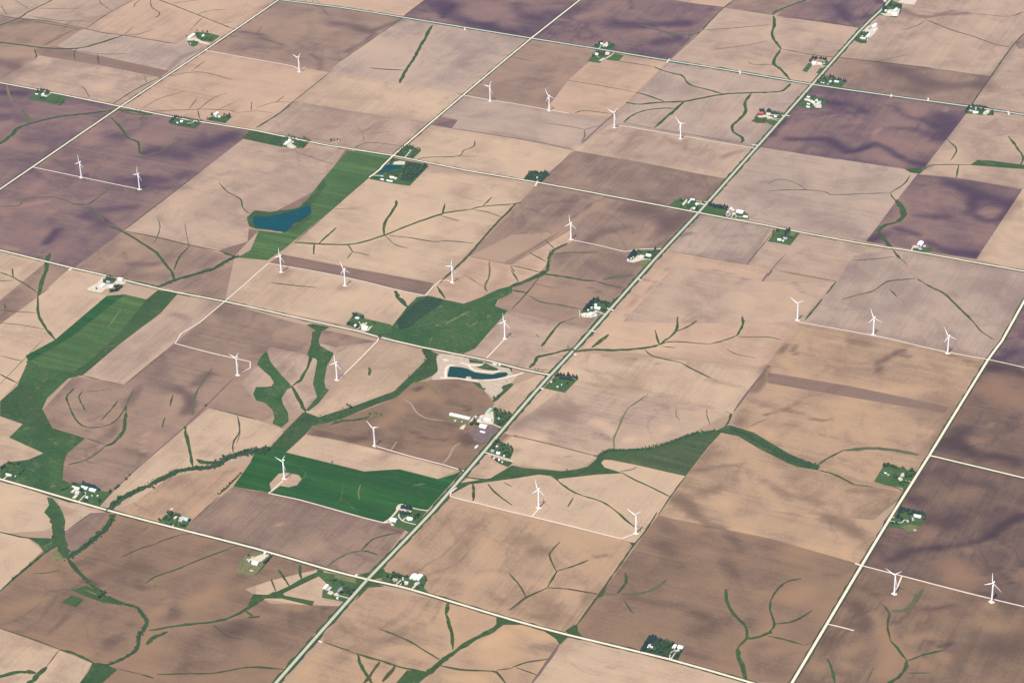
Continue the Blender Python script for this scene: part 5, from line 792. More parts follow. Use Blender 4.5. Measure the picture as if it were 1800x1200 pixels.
F.append(dict(ph='at the farm where a lane meets the highway', z=(1090,425,20), lawn=[('y',[(640,720),(900,620),(1200,650),(900,980),(760,900)]),('w',[(280,600),(440,320),(1300,300),(1480,280),(1200,640),(860,600),(560,560)])], yard=[[(420,650),(640,470),(860,600),(1200,640),(1200,670),(1000,630),(800,640),(560,720),(480,740),(240,700),(280,640)]], drive=[],
 b=[('shed',700,510,860,535,13,'P','pale roofed shed'),('barn',920,500,1100,500,17,'W','big white barn'),('bin',275,670,0,0,4.5,'W','white bin at the west end'),('shed',370,605,420,605,6,'S','small silver shed'),('bin',460,560,0,0,3,'S','small silver bin')],
 c=[(320,560),(350,510),(380,460),(420,400),(450,360),(490,340),(530,360),(430,470),(480,440),(520,420),(400,540),(450,520),(560,450),(500,500),(1220,250),(1225,300)], l=[(1150,420),(1200,460),(1110,400),(1180,370),(1270,340),(1350,340),(700,370),(640,350),(1110,570),(1000,400)]))
F.append(dict(ph='at the farm above the highway bend', z=(1005,515,20), lawn=[('w',[(300,700),(400,560),(780,260),(1300,340),(1560,260),(1180,740),(1000,640),(700,680)]),('g',[(640,1190),(800,1000),(1000,770),(1090,800),(760,1200)])], yard=[[(290,730),(480,700),(700,690),(800,640),(850,600),(940,650),(760,760),(720,880),(380,860)]], drive=[([(1190,745),(1080,725),(920,650)],6),([(270,600),(280,860)],3)],
 b=[('house',820,440,880,455,10,'W','white roofed house'),('barn',820,530,1010,575,17,'W','wide white barn'),('bin',580,635,0,0,4,'W','white bin'),('shed',385,800,500,775,12,'W','white shed at the west end'),('barn',600,810,700,740,18,'W','biggest white barn'),('barn',770,840,880,800,14,'S','silver roofed barn'),('bin',705,550,0,0,5,'T','cream roofed bin')],
 c=along([(780,250),(700,330),(600,420),(520,500),(420,600)],11)+along([(780,330),(680,430),(600,510),(500,610)],8)+[(930,210),(870,260),(960,290)], l=[(900,330),(1050,350),(1100,360),(1150,360),(1200,360),(1250,370),(1300,390),(1480,250),(1430,320),(1080,560),(1140,560),(1200,540),(1100,620),(1160,620),(1050,610),(1200,480),(750,470)]))
F.append(dict(ph='at the lone barn in the purple field at right', z=(1590,415,24), lawn=[('w',[(370,520),(600,560),(1100,480),(1170,640),(900,680),(400,610)])], yard=[[(330,420),(420,390),(600,450),(630,500),(400,510)]], drive=[([(280,630),(340,500),(400,430)],6)],
 b=[('barn',590,400,745,290,22,'W','big white barn'),('trailer',790,430,890,445,5,'W','white trailer'),('shed',650,500,700,495,8,'G','grey lean shed'),('trailer',590,570,740,565,4,'S','pale trailer')], l=[(1100,540)], c=[]))
F.append(dict(ph='at the cream yard beside the left middle road', z=(140,475,20), lawn=[('w',[(800,300),(1010,190),(1350,290),(1250,430),(860,490),(780,420)]),('k',[(1200,540),(1540,520),(1480,600),(1350,740),(1050,790),(1040,700),(1240,650)])], yard=[[(880,150),(990,170),(800,420),(960,500),(1160,500),(1350,290),(1660,400),(1560,500),(1200,530),(1200,640),(1040,640),(900,680),(800,780),(700,800),(240,700),(320,610),(620,450)]], drive=[],
 b=[('house',950,430,1085,445,11,'G','grey roofed house'),('barn',1370,345,1530,335,19,'W','white barn at the east end'),('barn',730,620,860,520,15,'W','white barn in mid yard'),('barn',1080,580,1190,600,17,'W','broad white barn')],
 l=[(860,400),(910,410),(860,340),(930,300),(1000,260),(1080,250),(1160,300),(1240,320),(1180,390),(980,330),(1080,340),(1270,560),(1340,560),(1400,580),(1460,560),(1500,590),(1080,720),(1140,730),(1220,730),(1280,720),(1340,700),(1400,650),(600,670),(1440,610)], c=[]))
F.append(dict(ph='at the farm beside the central rough pasture', z=(600,540,20), lawn=[('w',[(160,620),(420,260),(760,300),(830,400),(1740,610),(1800,900),(1300,960),(560,760)])], yard=[[(680,820),(720,700),(640,600),(780,560),(900,570),(860,640),(980,700),(1110,650),(950,830),(800,860)]], drive=[([(560,780),(680,690)],4)],
 b=[('shed',500,390,640,410,11,'S','silver roofed shed'),('house',475,655,545,680,9,'W','small white house'),('barn',740,735,950,740,21,'W','big white barn'),('bin',640,575,0,0,3.5,'T','cream bin'),('bin',890,585,0,0,3,'T','small cream bin')],
 l=[(430,260),(490,270),(560,270),(640,270),(700,290),(760,350),(720,370),(660,350),(450,320),(420,380),(230,580),(280,600),(330,570),(200,610),(420,520),(460,560),(560,600),(600,640),(530,720),(400,600),(350,630),(1120,560),(1180,590),(1340,1080),(1390,1060),(1320,1050),(1370,1030)], c=[]))
F.append(dict(ph='at the big feedlot farm beside the highway', z=(780,690,12), lawn=[('w',[(1050,360),(1430,430),(1450,480),(1230,720),(1060,670)]),('y',[(60,600),(140,480),(560,590),(480,660),(340,640),(200,640)])], yard=[[(820,480),(900,440),(1040,390),(1060,560),(1040,680),(900,660),(820,640),(700,640),(700,580)],[(560,580),(640,500),(820,470),(850,500),(700,530),(600,600),(520,650)]], drive=[([(1210,745),(1120,705),(1040,670),(880,640)],6)],
 b=[('shed',145,455,545,570,16,'W','very long white livestock shed'),('shed',905,445,1005,350,14,'N','green roofed shed'),('barn',870,585,1010,585,14,'W','white roofed barn'),('shed',720,590,805,590,11,'P','pinkish roofed shed'),('bin',675,525,0,0,4,'S','silver bin'),('shed',765,560,815,520,7,'S','silver roofed shed'),('barn',765,735,920,715,24,'W','biggest white barn'),('shed',770,830,875,855,6,'W','narrow white shed in the feedlot'),('bin',245,610,0,0,4,'T','cream bin below the long shed'),('bin',385,630,0,0,3,'T','small cream bin below the long shed'),('house',1150,565,1190,570,9,'G','grey roofed house under trees'),('shed',665,1185,715,1135,7,'W','white shed south of the feedlot')],
 l=[(1080,370),(1140,380),(1200,380),(1260,390),(1320,420),(1380,440),(1420,480),(1100,430),(1160,450),(1220,460),(1280,470),(1340,500),(1390,520),(1120,500),(1180,520),(1240,530),(1300,560),(1340,580),(1200,610),(1250,620),(1130,620),(1210,660),(1160,680),(720,510),(750,500),(650,580),(640,620),(600,660),(670,680),(710,690),(580,680),(690,660),(1060,120),(1110,130),(1150,90),(1180,60)], c=[]))
F.append(dict(ph='at the leafy farm across from the feedlot', z=(815,760,17.143), lawn=[('w',[(830,400),(1000,200),(1250,330),(1480,480),(1500,560),(1410,800),(1000,680),(680,590)]),('g',[(830,760),(1000,800),(1490,900),(1340,1040),(1080,940)])], yard=[], drive=[([(600,600),(700,620),(850,665),(1050,730),(1250,800),(1400,850),(1490,890)],7)],
 b=[('shed',980,440,1045,440,9,'T','cream roofed shed'),('house',850,560,915,600,10,'G','grey roofed house'),('barn',995,640,1110,650,12,'W','white roofed barn'),('bin',1220,735,0,0,3.5,'W','white bin'),('shed',870,815,950,790,8,'T','cream shed south of the lane'),('shed',1035,850,1095,842,8,'W','white shed south of the lane'),('bin',1165,915,0,0,3.2,'W','lone white bin south of the lane')],
 l=[(930,330),(980,300),(1040,290),(1080,340),(1130,420),(1160,380),(880,470),(910,490),(1240,400),(1340,390),(1420,450),(1460,520),(1430,600),(1390,680),(1340,740),(1300,720),(1400,700),(1290,480),(1200,480),(1080,540),(1180,560),(1260,600),(1340,560),(1330,640),(1220,640),(1000,850),(850,780),(780,500),(1020,240),(900,380)], c=[]))
F.append(dict(ph='in the grove plot south of the highway junction', z=(945,640,20), lawn=[('w',[(200,840),(560,480),(640,370),(900,380),(1390,560),(960,1000),(600,930)])], yard=[], drive=[],
 b=[('shed',455,640,515,640,7,'S','silver shed near the highway'),('bin',845,750,0,0,2.8,'W','tiny white bin'),('shed',680,810,735,825,7,'T','small cream shed')],
 c=[(690,400),(740,400),(800,410),(860,400),(920,420),(1080,370),(1060,420),(1130,460),(1240,440),(1300,490),(1370,540),(1360,490),(800,520),(860,520),(930,530),(1000,520),(1070,540),(1140,560),(1200,560)], l=[(580,560),(560,610),(1040,700),(620,420),(1120,650),(780,860)]))
F.append(dict(ph='at the lower left farm with many pale barns', z=(105,835,20), lawn=[('w',[(0,700),(80,300),(460,280),(780,280),(1400,560),(1800,600),(1380,1090),(650,900)])], yard=[], drive=[([(640,940),(720,880),(820,770),(900,700),(890,600)],5)],
 b=[('shed',440,425,560,440,8,'T','cream shed at the northwest corner'),('barn',540,500,715,500,14,'W','white barn in the west group'),('shed',420,635,530,550,10,'T','cream barn on the west side'),('barn',560,640,720,645,17,'P','pinkish roofed barn'),('shed',485,835,600,745,12,'T','cream shed nearest the road'),('shed',785,410,850,445,8,'W','small white shed by the conifers'),('barn',880,475,995,490,14,'W','white barn by the conifers'),('barn',1070,515,1270,580,15,'W','white barn at the east end'),('house',930,800,1010,820,10,'S','silver roofed house'),('bin',1140,750,0,0,3,'T','small cream bin'),('shed',1310,750,1370,750,6,'T','tiny cream shed')],
 c=along([(810,300),(940,350),(1060,390),(1180,430),(1290,470),(1360,540)],12), l=[(470,320),(540,340),(200,420),(250,460),(140,520),(60,520),(1380,950),(1780,590),(750,550),(820,690),(930,920),(860,900),(1420,900)]))
F.append(dict(ph='at the blue roofed farm on the lower left road', z=(270,885,20), lawn=[('w',[(170,650),(560,300),(900,440),(1340,530),(1130,880),(600,770)])], yard=[[(880,480),(1040,440),(1080,560),(940,560)]], drive=[([(680,800),(690,740)],5)],
 b=[('shed',700,540,835,500,9,'T','cream roofed shed'),('barn',950,640,1040,520,14,'P','pinkish roofed barn'),('barn',1080,570,1240,575,14,'B','sky blue roofed barn')],
 l=[(520,330),(600,320),(680,340),(760,370),(840,410),(890,440),(560,400),(640,420),(460,480),(400,450),(560,560),(500,600),(420,560),(220,590),(740,440),(650,520),(770,740),(960,780),(1060,800),(1110,780),(620,720),(1220,610),(340,540)], s=[(780,640),(890,740),(1150,700)], c=[]))
F.append(dict(ph='at the circular drive farm by the lush field', z=(675,875,20), lawn=[('w',[(300,640),(520,420),(620,330),(1000,360),(1500,480),(1110,960),(860,1200),(640,1060),(400,1020),(200,890)])], yard=[[(420,430),(430,330),(500,240),(620,205),(715,230),(620,320),(530,420),(480,460)],[(0,830),(100,780),(160,790),(90,880),(0,890),(-60,880)],[(210,900),(270,880),(360,940),(340,985),(260,975)],[(520,410),(640,380),(760,400),(780,470),(640,470)]], drive=[([(1570,445),(1400,435),(1200,400),(980,350),(820,300),(700,260)],6),([(480,420),(380,550),(260,680),(120,800),(0,860)],8),([(1120,940),(950,900),(800,860),(640,800),(560,710),(515,640),(540,570)],5),([(650,800),(720,730),(800,700)],6)],
 b=[('barn',230,800,460,800,20,'W','large white shed'),('house',820,740,1020,770,14,'W','white roofed house'),('trailer',630,430,765,485,7,'P','pinkish trailer'),('shed',800,500,960,505,9,'T','cream roofed shed')],
 c=along([(610,345),(960,375)],11)+along([(600,560),(740,570)],5), l=[(830,570),(1100,640),(1150,650),(1210,620),(1200,700),(1060,740),(870,580)]))
F.append(dict(ph='at the rough farmyard on the lower left road', z=(410,955,20), lawn=[('y',[(440,400),(900,270),(1360,380),(720,1180),(60,1020),(300,600)])], yard=[[(520,560),(1000,380),(1280,390),(1000,620),(900,660),(700,640)]], drive=[([(1370,330),(1330,400)],5)],
 b=[('barn',680,700,890,735,18,'W','white roofed barn'),('bin',510,595,0,0,3.2,'T','northern of two cream bins'),('bin',560,650,0,0,4,'T','southern of two cream bins'),('shed',1080,360,1150,362,7,'W','small white shed by the road')],
 l=[(1330,430),(1290,480),(1250,540),(1210,580),(1170,620),(1110,690),(1060,710),(560,440)], c=[], pile=[(710,490,9,7,3),(640,950,9,6,2)]))
F.append(dict(ph='southwest of the lower highway crossing', z=(550,1000,20), lawn=[('w',[(0,260),(180,90),(760,170),(1800,400),(1300,1000),(1200,1180),(900,1100),(320,1000),(340,760),(500,520),(220,260)]),('y',[(760,190),(830,165),(1530,310),(1510,500),(740,305)])], yard=[[(720,880),(850,815),(910,900),(960,960),(780,950)],[(560,780),(680,770),(740,840),(640,910),(500,860)]], drive=[([(1290,1035),(1100,985),(900,930)],5)],
 b=[('barn',375,715,540,600,12,'W','western white barn'),('barn',515,760,640,680,12,'P','pinkish white barn'),('house',880,790,1040,720,12,'G','grey roofed house'),('shed',855,1030,895,1050,8,'S','small silver shed')],
 l=[(1100,740),(1180,700),(1250,680),(1300,720),(1380,760),(1420,740),(1080,800),(1150,800),(950,850),(1010,850),(1200,850),(1280,860),(1340,900),(1230,780),(640,430),(720,410),(800,410),(1040,540),(980,480)], c=[]))
F.append(dict(ph='southeast of the lower highway crossing', z=(670,995,20), lawn=[('w',[(0,480),(100,180),(380,260),(620,320),(1000,340),(1600,380),(1600,500),(1500,760),(1700,960),(1100,800),(640,690)])], yard=[[(1160,620),(1220,560),(1370,560),(1330,620),(1160,760)]], drive=[([(510,670),(620,560),(700,490)],6),([(640,690),(740,600)],4),([(1050,830),(1180,700),(1320,590)],7)],
 b=[('barn',1090,475,1200,330,22,'W','western of twin white barns'),('barn',1260,510,1390,335,17,'W','eastern of twin white barns'),('house',420,500,600,505,11,'K','brown roofed house'),('house',830,615,970,600,13,'P','pinkish roofed house'),('bin',768,435,0,0,3,'S','northern of two little bins'),('bin',775,495,0,0,3,'S','southern of two little bins')],
 l=[(440,290),(500,300),(560,330),(460,350),(400,370),(340,420),(300,460),(640,390),(720,390),(800,390),(900,390),(240,400),(350,540),(780,640),(1420,680),(1540,400),(1560,480),(1260,760),(600,340),(520,380)], c=[]))
F.append(dict(ph='at the wooded farm on the bottom road', z=(1120,1110,20), lawn=[('k',[(150,690),(440,200),(1250,400),(1640,560),(1420,1000),(600,800)])], yard=[[(1380,620),(1450,600),(1560,640),(1440,700),(1340,680)]], drive=[([(1160,980),(1150,830),(1220,710),(1320,665),(1420,650)],5),([(1190,960),(1280,830),(1380,690)],5)],
 b=[('shed',405,530,465,485,8,'S','silver roofed shed'),('bin',385,585,0,0,3.5,'W','white bin'),('house',470,590,560,570,10,'P','pinkish roofed house'),('barn',1235,585,1385,525,11,'W','smaller white barn'),('barn',1440,570,1620,580,17,'W','larger white barn')],
 c=along([(180,660),(260,520),(340,380),(430,240)],9)+along([(230,660),(310,520),(400,380)],6)+along([(470,220),(650,220)],4)+along([(440,320),(560,290),(690,310),(760,340)],7), l=[(820,310),(880,320),(960,340),(1040,360),(1100,370),(1160,420),(1240,410),(900,420),(1000,440),(1100,480),(860,500),(940,530),(900,580),(1080,560),(1220,480),(400,680),(480,690),(560,690),(640,660),(740,660),(720,740),(800,700),(900,740),(960,800),(1040,780),(900,850),(1060,860),(1540,690),(1380,800),(1420,860),(1000,700),(1050,500)]))
F.append(dict(ph='at the green farm left of the right gravel road', z=(1530,805,18.46), lawn=[('w',[(110,760),(440,230),(700,260),(1420,440),(1520,450),(1070,1110),(1050,960),(560,900)])], yard=[[(920,700),(980,620),(1060,700),(1000,780)]], drive=[([(1310,775),(1230,750),(1120,720)],4)],
 b=[('trailer',455,490,525,510,5,'W','white trailer'),('trailer',550,545,615,565,4,'T','cream trailer'),('house',1000,620,1065,540,10,'T','cream roofed house'),('shed',920,670,965,690,7,'W','small white shed')],
 c=[(450,240),(440,280)], l=along([(490,270),(580,235),(680,270),(760,300),(830,335)],9)+[(960,350),(1030,350),(1100,370),(1330,430),(1390,480),(1360,540),(1300,430),(1160,510),(1120,560),(1240,600),(1160,620),(1320,600),(1200,800),(1000,820),(1120,800),(960,840),(1060,900),(780,600),(820,570),(840,620),(800,640)]))
F.append(dict(ph='at the farm right of the right gravel road', z=(1555,885,20), lawn=[('w',[(210,640),(560,180),(1430,380),(1360,560),(1240,780),(900,1000),(600,880),(100,800)]),('y',[(580,830),(900,720),(1220,800),(1100,980),(880,1000)])], yard=[], drive=[([(190,605),(450,660),(580,670),(640,640),(690,580),(830,585)],4),([(250,475),(340,485)],6)],
 b=[('barn',1045,435,1275,500,13,'W','white roofed barn'),('house',920,585,1005,560,10,'P','pinkish roofed house'),('bin',815,655,0,0,3.5,'S','silver bin')],
 c=[(560,200),(540,250),(520,300),(640,230),(700,250),(740,260),(800,270),(880,290),(960,310),(1020,330),(1110,340),(1200,345),(1290,365),(1380,400),(480,420),(520,430),(450,500),(490,490)], l=[(600,320),(650,330),(900,380),(840,390),(940,360),(1400,450),(1390,500),(1360,550),(600,580),(900,600),(280,720),(430,700),(1340,440)], pile=[(1070,930,7,6,2.4)]))
F.append(dict(ph='at the corner house on the left edge', z=(0,805,24), lawn=[('r',[(0,400),(280,180),(700,160),(1000,100),(900,560),(540,960),(0,860)])], yard=[], drive=[([(150,890),(270,790)],6)],
 b=[('house',270,710,500,775,10,'T','cream roofed house'),('shed',635,800,675,780,4,'S','small silver shed')], l=[(400,220),(440,250),(580,290),(80,440),(240,600),(1010,500),(790,680),(780,260),(960,560),(330,260),(160,380)], c=[]))

for fm in F:
    ph = fm['ph']; z = fm['z']
    for c, p in fm['lawn']: flat('lawn', W(z, p), GR[c], 'lawn')
    for p in fm['yard']: flat('farmyard', W(z, p), M_YARD, 'yard')
    for p, w in fm['drive']: ribbon('driveway', W(z, p), w, M_YARD, 'road', 3)
    for b in fm['b']:
        lab = '%s %s' % (b[7], ph)
        if b[0] == 'bin': round_bin(z, b[1], b[2], b[5], 6.5 if b[5] > 3.3 else 5.0, b[6], lab)
        else: gable(b[0], z, *b[1:7], lab)
    for i, q in enumerate(fm.get('pile', [])): pile(z, *q, M_DIRT, ('pale' if i == 0 else 'brown')+' earth pile '+ph, i)
    if fm['l']: trees('l', z, fm['l'], 'leafy green tree '+ph, 'leafy trees '+ph, 1.12)
    if fm['c']: trees('c', z, fm['c'], 'dark pointed conifer '+ph, 'conifers '+ph, 1.4)
    if fm.get('s'): trees('s', z, fm['s'], 'bright green small tree '+ph, 'bright trees '+ph, .6)

# quarry by the central road
QZ = (760,620,11.25)
flat('quarry_floor', W(QZ, [(90,60),(180,20),(420,40),(720,110),(1040,200),(1300,270),(1520,310),(1600,440),(1720,420),(1560,600),(1400,650),(1370,700),(1400,740),(1260,880),(1170,880),(1040,760),(940,600),(780,570),(500,520),(0,540),(0,470),(110,360),(100,250),(80,130)]), M_DIRT, 'lawn')
flat('quarry_pond', W(QZ, [(350,270),(560,285),(690,315),(760,350),(850,390),(1050,415),(1200,430),(1300,395),(1460,385),(1500,430),(1450,470),(1250,520),(1100,545),(980,530),(780,520),(660,515),(480,490),(300,480),(300,430),(330,320)]), M_POND, 'yard')
flat('grass_patch', W(QZ, [(850,285),(950,270),(1050,200),(1150,255),(1290,310),(1310,350),(1180,352),(1000,330)]), GR['r'], 'yard')
flat('grass_patch', W(QZ, [(720,120),(1000,180),(1010,220),(880,210),(740,200)]), GR['o'], 'yard')
flat('grass_patch', W(QZ, [(790,585),(920,610),(960,680),(1060,710),(1040,740),(940,700)]), GR['r'], 'yard')
for p, w in (([(270,500),(260,380),(310,270),(420,250)],11), ([(700,230),(800,330),(950,370),(1200,385),(1330,360)],9), ([(1000,545),(1250,530),(1500,480),(1700,430),(1800,400)],9), ([(560,200),(760,245),(1000,240)],9), ([(160,500),(400,500),(640,530),(900,560)],9)): ribbon('quarry_track', W(QZ, p), w, M_TRACK, 'road', 3)
pile(QZ, 720, 500, 13, 12, 5, M_DIRT, 'round sand pile at the edge of the quarry pond', 3)
pile(QZ, 265, 140, 16, 12, 4, M_YARD, 'pale sand pile at the northwest corner of the quarry', 4)
for i, (x, y, w) in enumerate(((1215,225,'western'), (1255,242,'middle'), (1330,250,'eastern'))): gable('trailer', QZ, x-22, y, x+22, y+4, 5, 'W', w+' white trailer on the north bank of the quarry')
flat('feedlot', W((780,690,12), [(640,730),(760,700),(940,740),(1170,740),(1000,930),(820,1080),(620,1010),(600,880)]), M_FEED, 'lawn')
flat('silage_heap_pad', W((780,690,12), [(330,750),(400,690),(470,665),(450,720),(420,780),(350,770)]), M_YARD, 'yard')
trees('l', QZ, [(1400,690),(1470,580),(1210,920),(1250,920),(1340,840),(1300,870)], 'low green tree on the east rim of the quarry', 'trees on the quarry rim', .6)

# ------------------------------------------------------------------ trees along streams, hedges and pastures
ST = 'streamside trees '
def st(zone, pts, where, size=.8, kind='l'): size *= 1.3; trees(kind, zone, pts, ('leafy tree ' if kind == 'l' else 'dark conifer ')+where, 'trees '+where, size)
st((0,1), along([(1560,670),(1600,640),(1650,605)],9)+along([(1420,725),(1460,690),(1495,700)],5)+[(1300,755),(1330,748)], 'along the stream below the lake')
st((0,2), along([(1575,815),(1640,805),(1720,775),(1800,755)],14)+along([(1590,830),(1700,800),(1800,775)],8)+[(1720,770),(1500,860),(1510,855)], 'on the stream left of the lush green field')
st((0,2), [(830,1110),(840,1100),(945,1055),(965,1050),(930,1065),(1130,975),(1150,965),(1080,1030),(800,1140),(1380,890)], 'along the curving stream at lower left')
st((0,2), [(825,1025),(810,1040),(840,1015),(885,970),(880,975),(910,945),(770,1060)], 'on the hedge above the curving stream',.85)
st((0,2), [(1450,450),(1440,455),(1300,605),(1310,610)], 'at the corner of the pale curved field',.7)
st((0,2), along([(1535,1075),(1575,1040),(1620,1000),(1650,970),(1690,930)],9), 'on the hedge left of the lush green field',.65)
st((0,2), [(370,750),(355,760),(30,870),(60,860),(10,885),(90,855)], 'in the left hand meadow',.55)
st((1,2), [(20,790),(50,780),(80,770),(60,795),(40,765),(90,760),(70,745)], 'in the clump above the lush green field',.9)
st((1,2), [(640,455),(655,460),(675,462),(660,468)], 'on the north bank of the central stream',.9)
st((1,2), [(535,855)], 'standing alone on the north edge of the lush green field',.9)
st((1,2), [(1430,905),(1440,915)], 'where the lush field meets the highway',.9)
st((1,2), [(545,575),(560,570),(575,572),(600,558),(700,555),(725,548),(740,552),(770,550),(795,515),(800,510),(835,505),(845,510),(880,515),(885,525)], 'in the scrub on the dark ploughed field',.55)
st((1,2), [(1185,70),(1190,85),(1195,100),(1185,90)], 'where the stream meets the middle road',.7)
st((2,2), along([(660,782),(720,770),(800,775),(870,760),(950,745),(1050,727)],15)+[(1215,672),(1225,668),(1265,655),(1275,652),(1170,690)], 'along the stream north of the olive pasture',.62)
st((2,2), along([(1560,625),(1620,640),(1680,675)],9), 'on the green strip right of the olive pasture',.55)
st((3,2), along([(15,755),(60,770),(100,800),(150,832),(200,860)],9), 'at the east end of the green strip',.5)
st((2,2), along([(165,197),(250,207)],7), 'in the dark hedge by the highway junction',.45)
st((2,2), [(390,42),(400,48),(20,668),(35,670)], 'beside the highway north of the junction',.55)
st((1,1), fill([(1120,930),(1210,890),(1310,910),(1280,950),(1180,1020),(1080,1095),(1020,1110),(1000,1050),(1060,990)],40,9)+[(980,1090),(1010,1070),(1040,1060),(1080,985),(1060,1100),(1100,1110),(1130,1085),(1150,1070),(1010,1100),(1160,1080),(1090,1080),(1030,1090)], 'in the young wood of the central pasture',.5)
st((1,1), [(860,1170),(870,1165),(880,1172),(850,1160)], 'beside the road below the central pasture',.55)
st((0,3), along([(590,240),(640,205),(690,160),(720,140),(750,125)],18)+along([(770,90),(785,40)],5), 'along the wooded creek at lower left',.6)
st((0,3), [(380,175),(390,185),(370,180),(315,210),(340,215),(320,215)], 'in the creek pasture at lower left',.6)
st((0,3), [(210,362),(208,370),(175,405),(165,412),(110,455),(90,470),(265,330)], 'on the hedge at the left edge',.65)
st((0,3), [(712,565),(725,578),(715,582),(735,570),(695,600)], 'in the clump on the creek bend',.95)
st((0,3), [(970,860),(975,870),(980,850),(965,880),(968,930)], 'on the lower creek bend',.6)
st((2,2), [(385,905),(140,920)], 'standing on the lower central stream',.5)
st((1,0), [(270,990),(440,20),(400,15),(350,10),(420,8)], 'on the top road west of the middle gravel road',.6)
st((0,0), [(780,795),(900,775),(960,780),(990,780),(700,790),(1010,795)], 'by the upper left crossroads',.5)
st((0,0), [(690,790),(710,800),(1000,830)], 'in the meadow by the upper left crossroads',.5)

def px_of(x, y):
    d = np.array([x, y, 0.0])-CAM; zz = d@FX; return 900+FPX*(d@RX)/zz, 600-FPX*(d@UX)/zz
bygrp = {}
for t in TREES: bygrp.setdefault(t[5], []).append(t)
SIDES = ['right end', 'lower right edge', 'lower edge', 'lower left edge', 'left end', 'upper left edge', 'upper edge', 'upper right edge']
LAB = {}
for g, L in bygrp.items():
    if len(L) < 2: continue
    q = np.array([px_of(t[1], t[2]) for t in L]); c = (q.min(0)+q.max(0))/2; sp = np.maximum(np.ptp(q, axis=0)/2, 1.0); u = (q-c)/sp
    for t, (ux, uy) in zip(L, u):
        if math.hypot(ux, uy) < .42: sd_ = 'middle'
        else: sd_ = SIDES[int(round(math.atan2(uy, ux)/(math.pi/4))) % 8]
        k, rest = t[4].split(' tree ', 1) if ' tree ' in t[4] else (t[4].split(' conifer ')[0], t[4].split(' conifer ', 1)[1])
        LAB[id(t)] = ('%s, %s, %s' % ({'l': 'leafy tree', 'c': 'dark conifer', 's': 'bright tree'}[t[0]], sd_, rest))
same = {}
for t in TREES:
    if id(t) in LAB: same.setdefault(LAB[id(t)], []).append(t)
ORD = 'first second third fourth fifth sixth seventh eighth ninth tenth eleventh twelfth thirteenth fourteenth fifteenth sixteenth seventeenth eighteenth nineteenth twentieth'.split()
for lab_, L in same.items():
    if 1 < len(L) <= 20:
        L.sort(key=lambda t: px_of(t[1], t[2])[0])
        for i, t in enumerate(L): LAB[id(t)] = ('conifer' if t[0] == 'c' else 'tree')+', '+ORD[i]+' from left, '+lab_.split(', ', 1)[1]
for k_, v_ in list(LAB.items()):
    if len(v_.split()) > 16: v_ = v_.replace(' edge,', ',').replace(' end,', ',')
    if len(v_.split()) > 16: v_ = v_.replace(' from left', '')
    LAB[k_] = v_
cam_xy = CAM[:2]
for kk in 'lcs':
    L = [t for t in TREES if t[0] == kk]
    L.sort(key=lambda t: -t[3]/math.hypot(t[1]-cam_xy[0], t[2]-cam_xy[1]))
    nm = {'l': 'leafy_tree', 'c': 'conifer_tree', 's': 'small_bright_tree'}[kk]
    for i, (k, x, y, s, lab, grp) in enumerate(L[:290]):
        tm, cm = PROTO[k][i % len(PROTO[k])]
        o = empty(nm, (x, y, .6), random.uniform(0, 6.28)); w = random.uniform(.85, 1.2)
        w *= 1.5 if kk == 'c' else 1.18
        o.scale = (s*w, s*w, s); tag(o, LAB.get(id(L[i]), lab), 'tree', grp)
        for n_, me in (('trunk', tm), ('crown', cm)):
            c = bpy.data.objects.new(n_, me); COL.objects.link(c); c.parent = o
    rest = L[290:]; wd_ = 1.5 if kk == 'c' else 1.0
    if rest:
        for part, mat_ in ((0, M_BARK), (1, PROTO[kk][0][1].materials[0])):
            vs = []; fs = []
            for i, (k, x, y, s, lab, grp) in enumerate(rest):
                me = PROTO[k][i % len(PROTO[k])][part]; n0 = len(vs); a = random.uniform(0, 6.28); ca, sa = math.cos(a)*s, math.sin(a)*s
                vs += [(x+(v.co.x*ca-v.co.y*sa)*wd_, y+(v.co.x*sa+v.co.y*ca)*wd_, .6+v.co.z*s) for v in me.vertices]
                fs += [tuple(n0+q for q in p.vertices) for p in me.polygons]
            struct(link('distant_%s_crowns' % ('leafy' if kk == 'l' else 'conifer') if part else 'distant_%s_trunks' % ('leafy' if kk == 'l' else 'conifer'), vs, fs, mat_), 'stuff')

# ------------------------------------------------------------------ low brush and tussocks in the creek bottoms and pastures (nobody could count it)
BRV = []; BRF = []; rgb = np.random.default_rng(77)
def brush(zone, poly, n, r0, r1, clump=0.0, zz=.95):
    P = W(zone, poly); A = np.array(P); lo, hi = A.min(0), A.max(0); cand = rgb.uniform(lo, hi, (n*6, 2)); cand = cand[inside(cand, P)]
    if clump:
        ph_ = rgb.uniform(0, 6.28, 4); k = 0.022
        dn = np.sin(cand[:, 0]*k+ph_[0])+np.sin(cand[:, 1]*k*1.3+ph_[1])+np.sin((cand[:, 0]+cand[:, 1])*k*.7+ph_[2])+np.sin((cand[:, 0]-cand[:, 1])*k*1.9+ph_[3])
        cand = cand[dn > clump]
    for x, y in cand[:n]:
        r = rgb.uniform(r0, r1); n0 = len(BRV); k = 5; a0 = rgb.uniform(0, 6.28); BRV.append((x, y, zz+r*rgb.uniform(.9, 1.4)))
        for ring, (h, q) in enumerate(((.65, .75), (0, 1.0))):
            for i in range(k):
                a = a0+i*2*math.pi/k; w = r*q*rgb.uniform(.7, 1.3); BRV.append((x+math.cos(a)*w, y+math.sin(a)*w, zz-.15+r*h))
        for i in range(k):
            j = (i+1) % k; BRF.append((n0, n0+1+i, n0+1+j)); BRF.append((n0+1+i, n0+1+k+i, n0+1+k+j, n0+1+j))
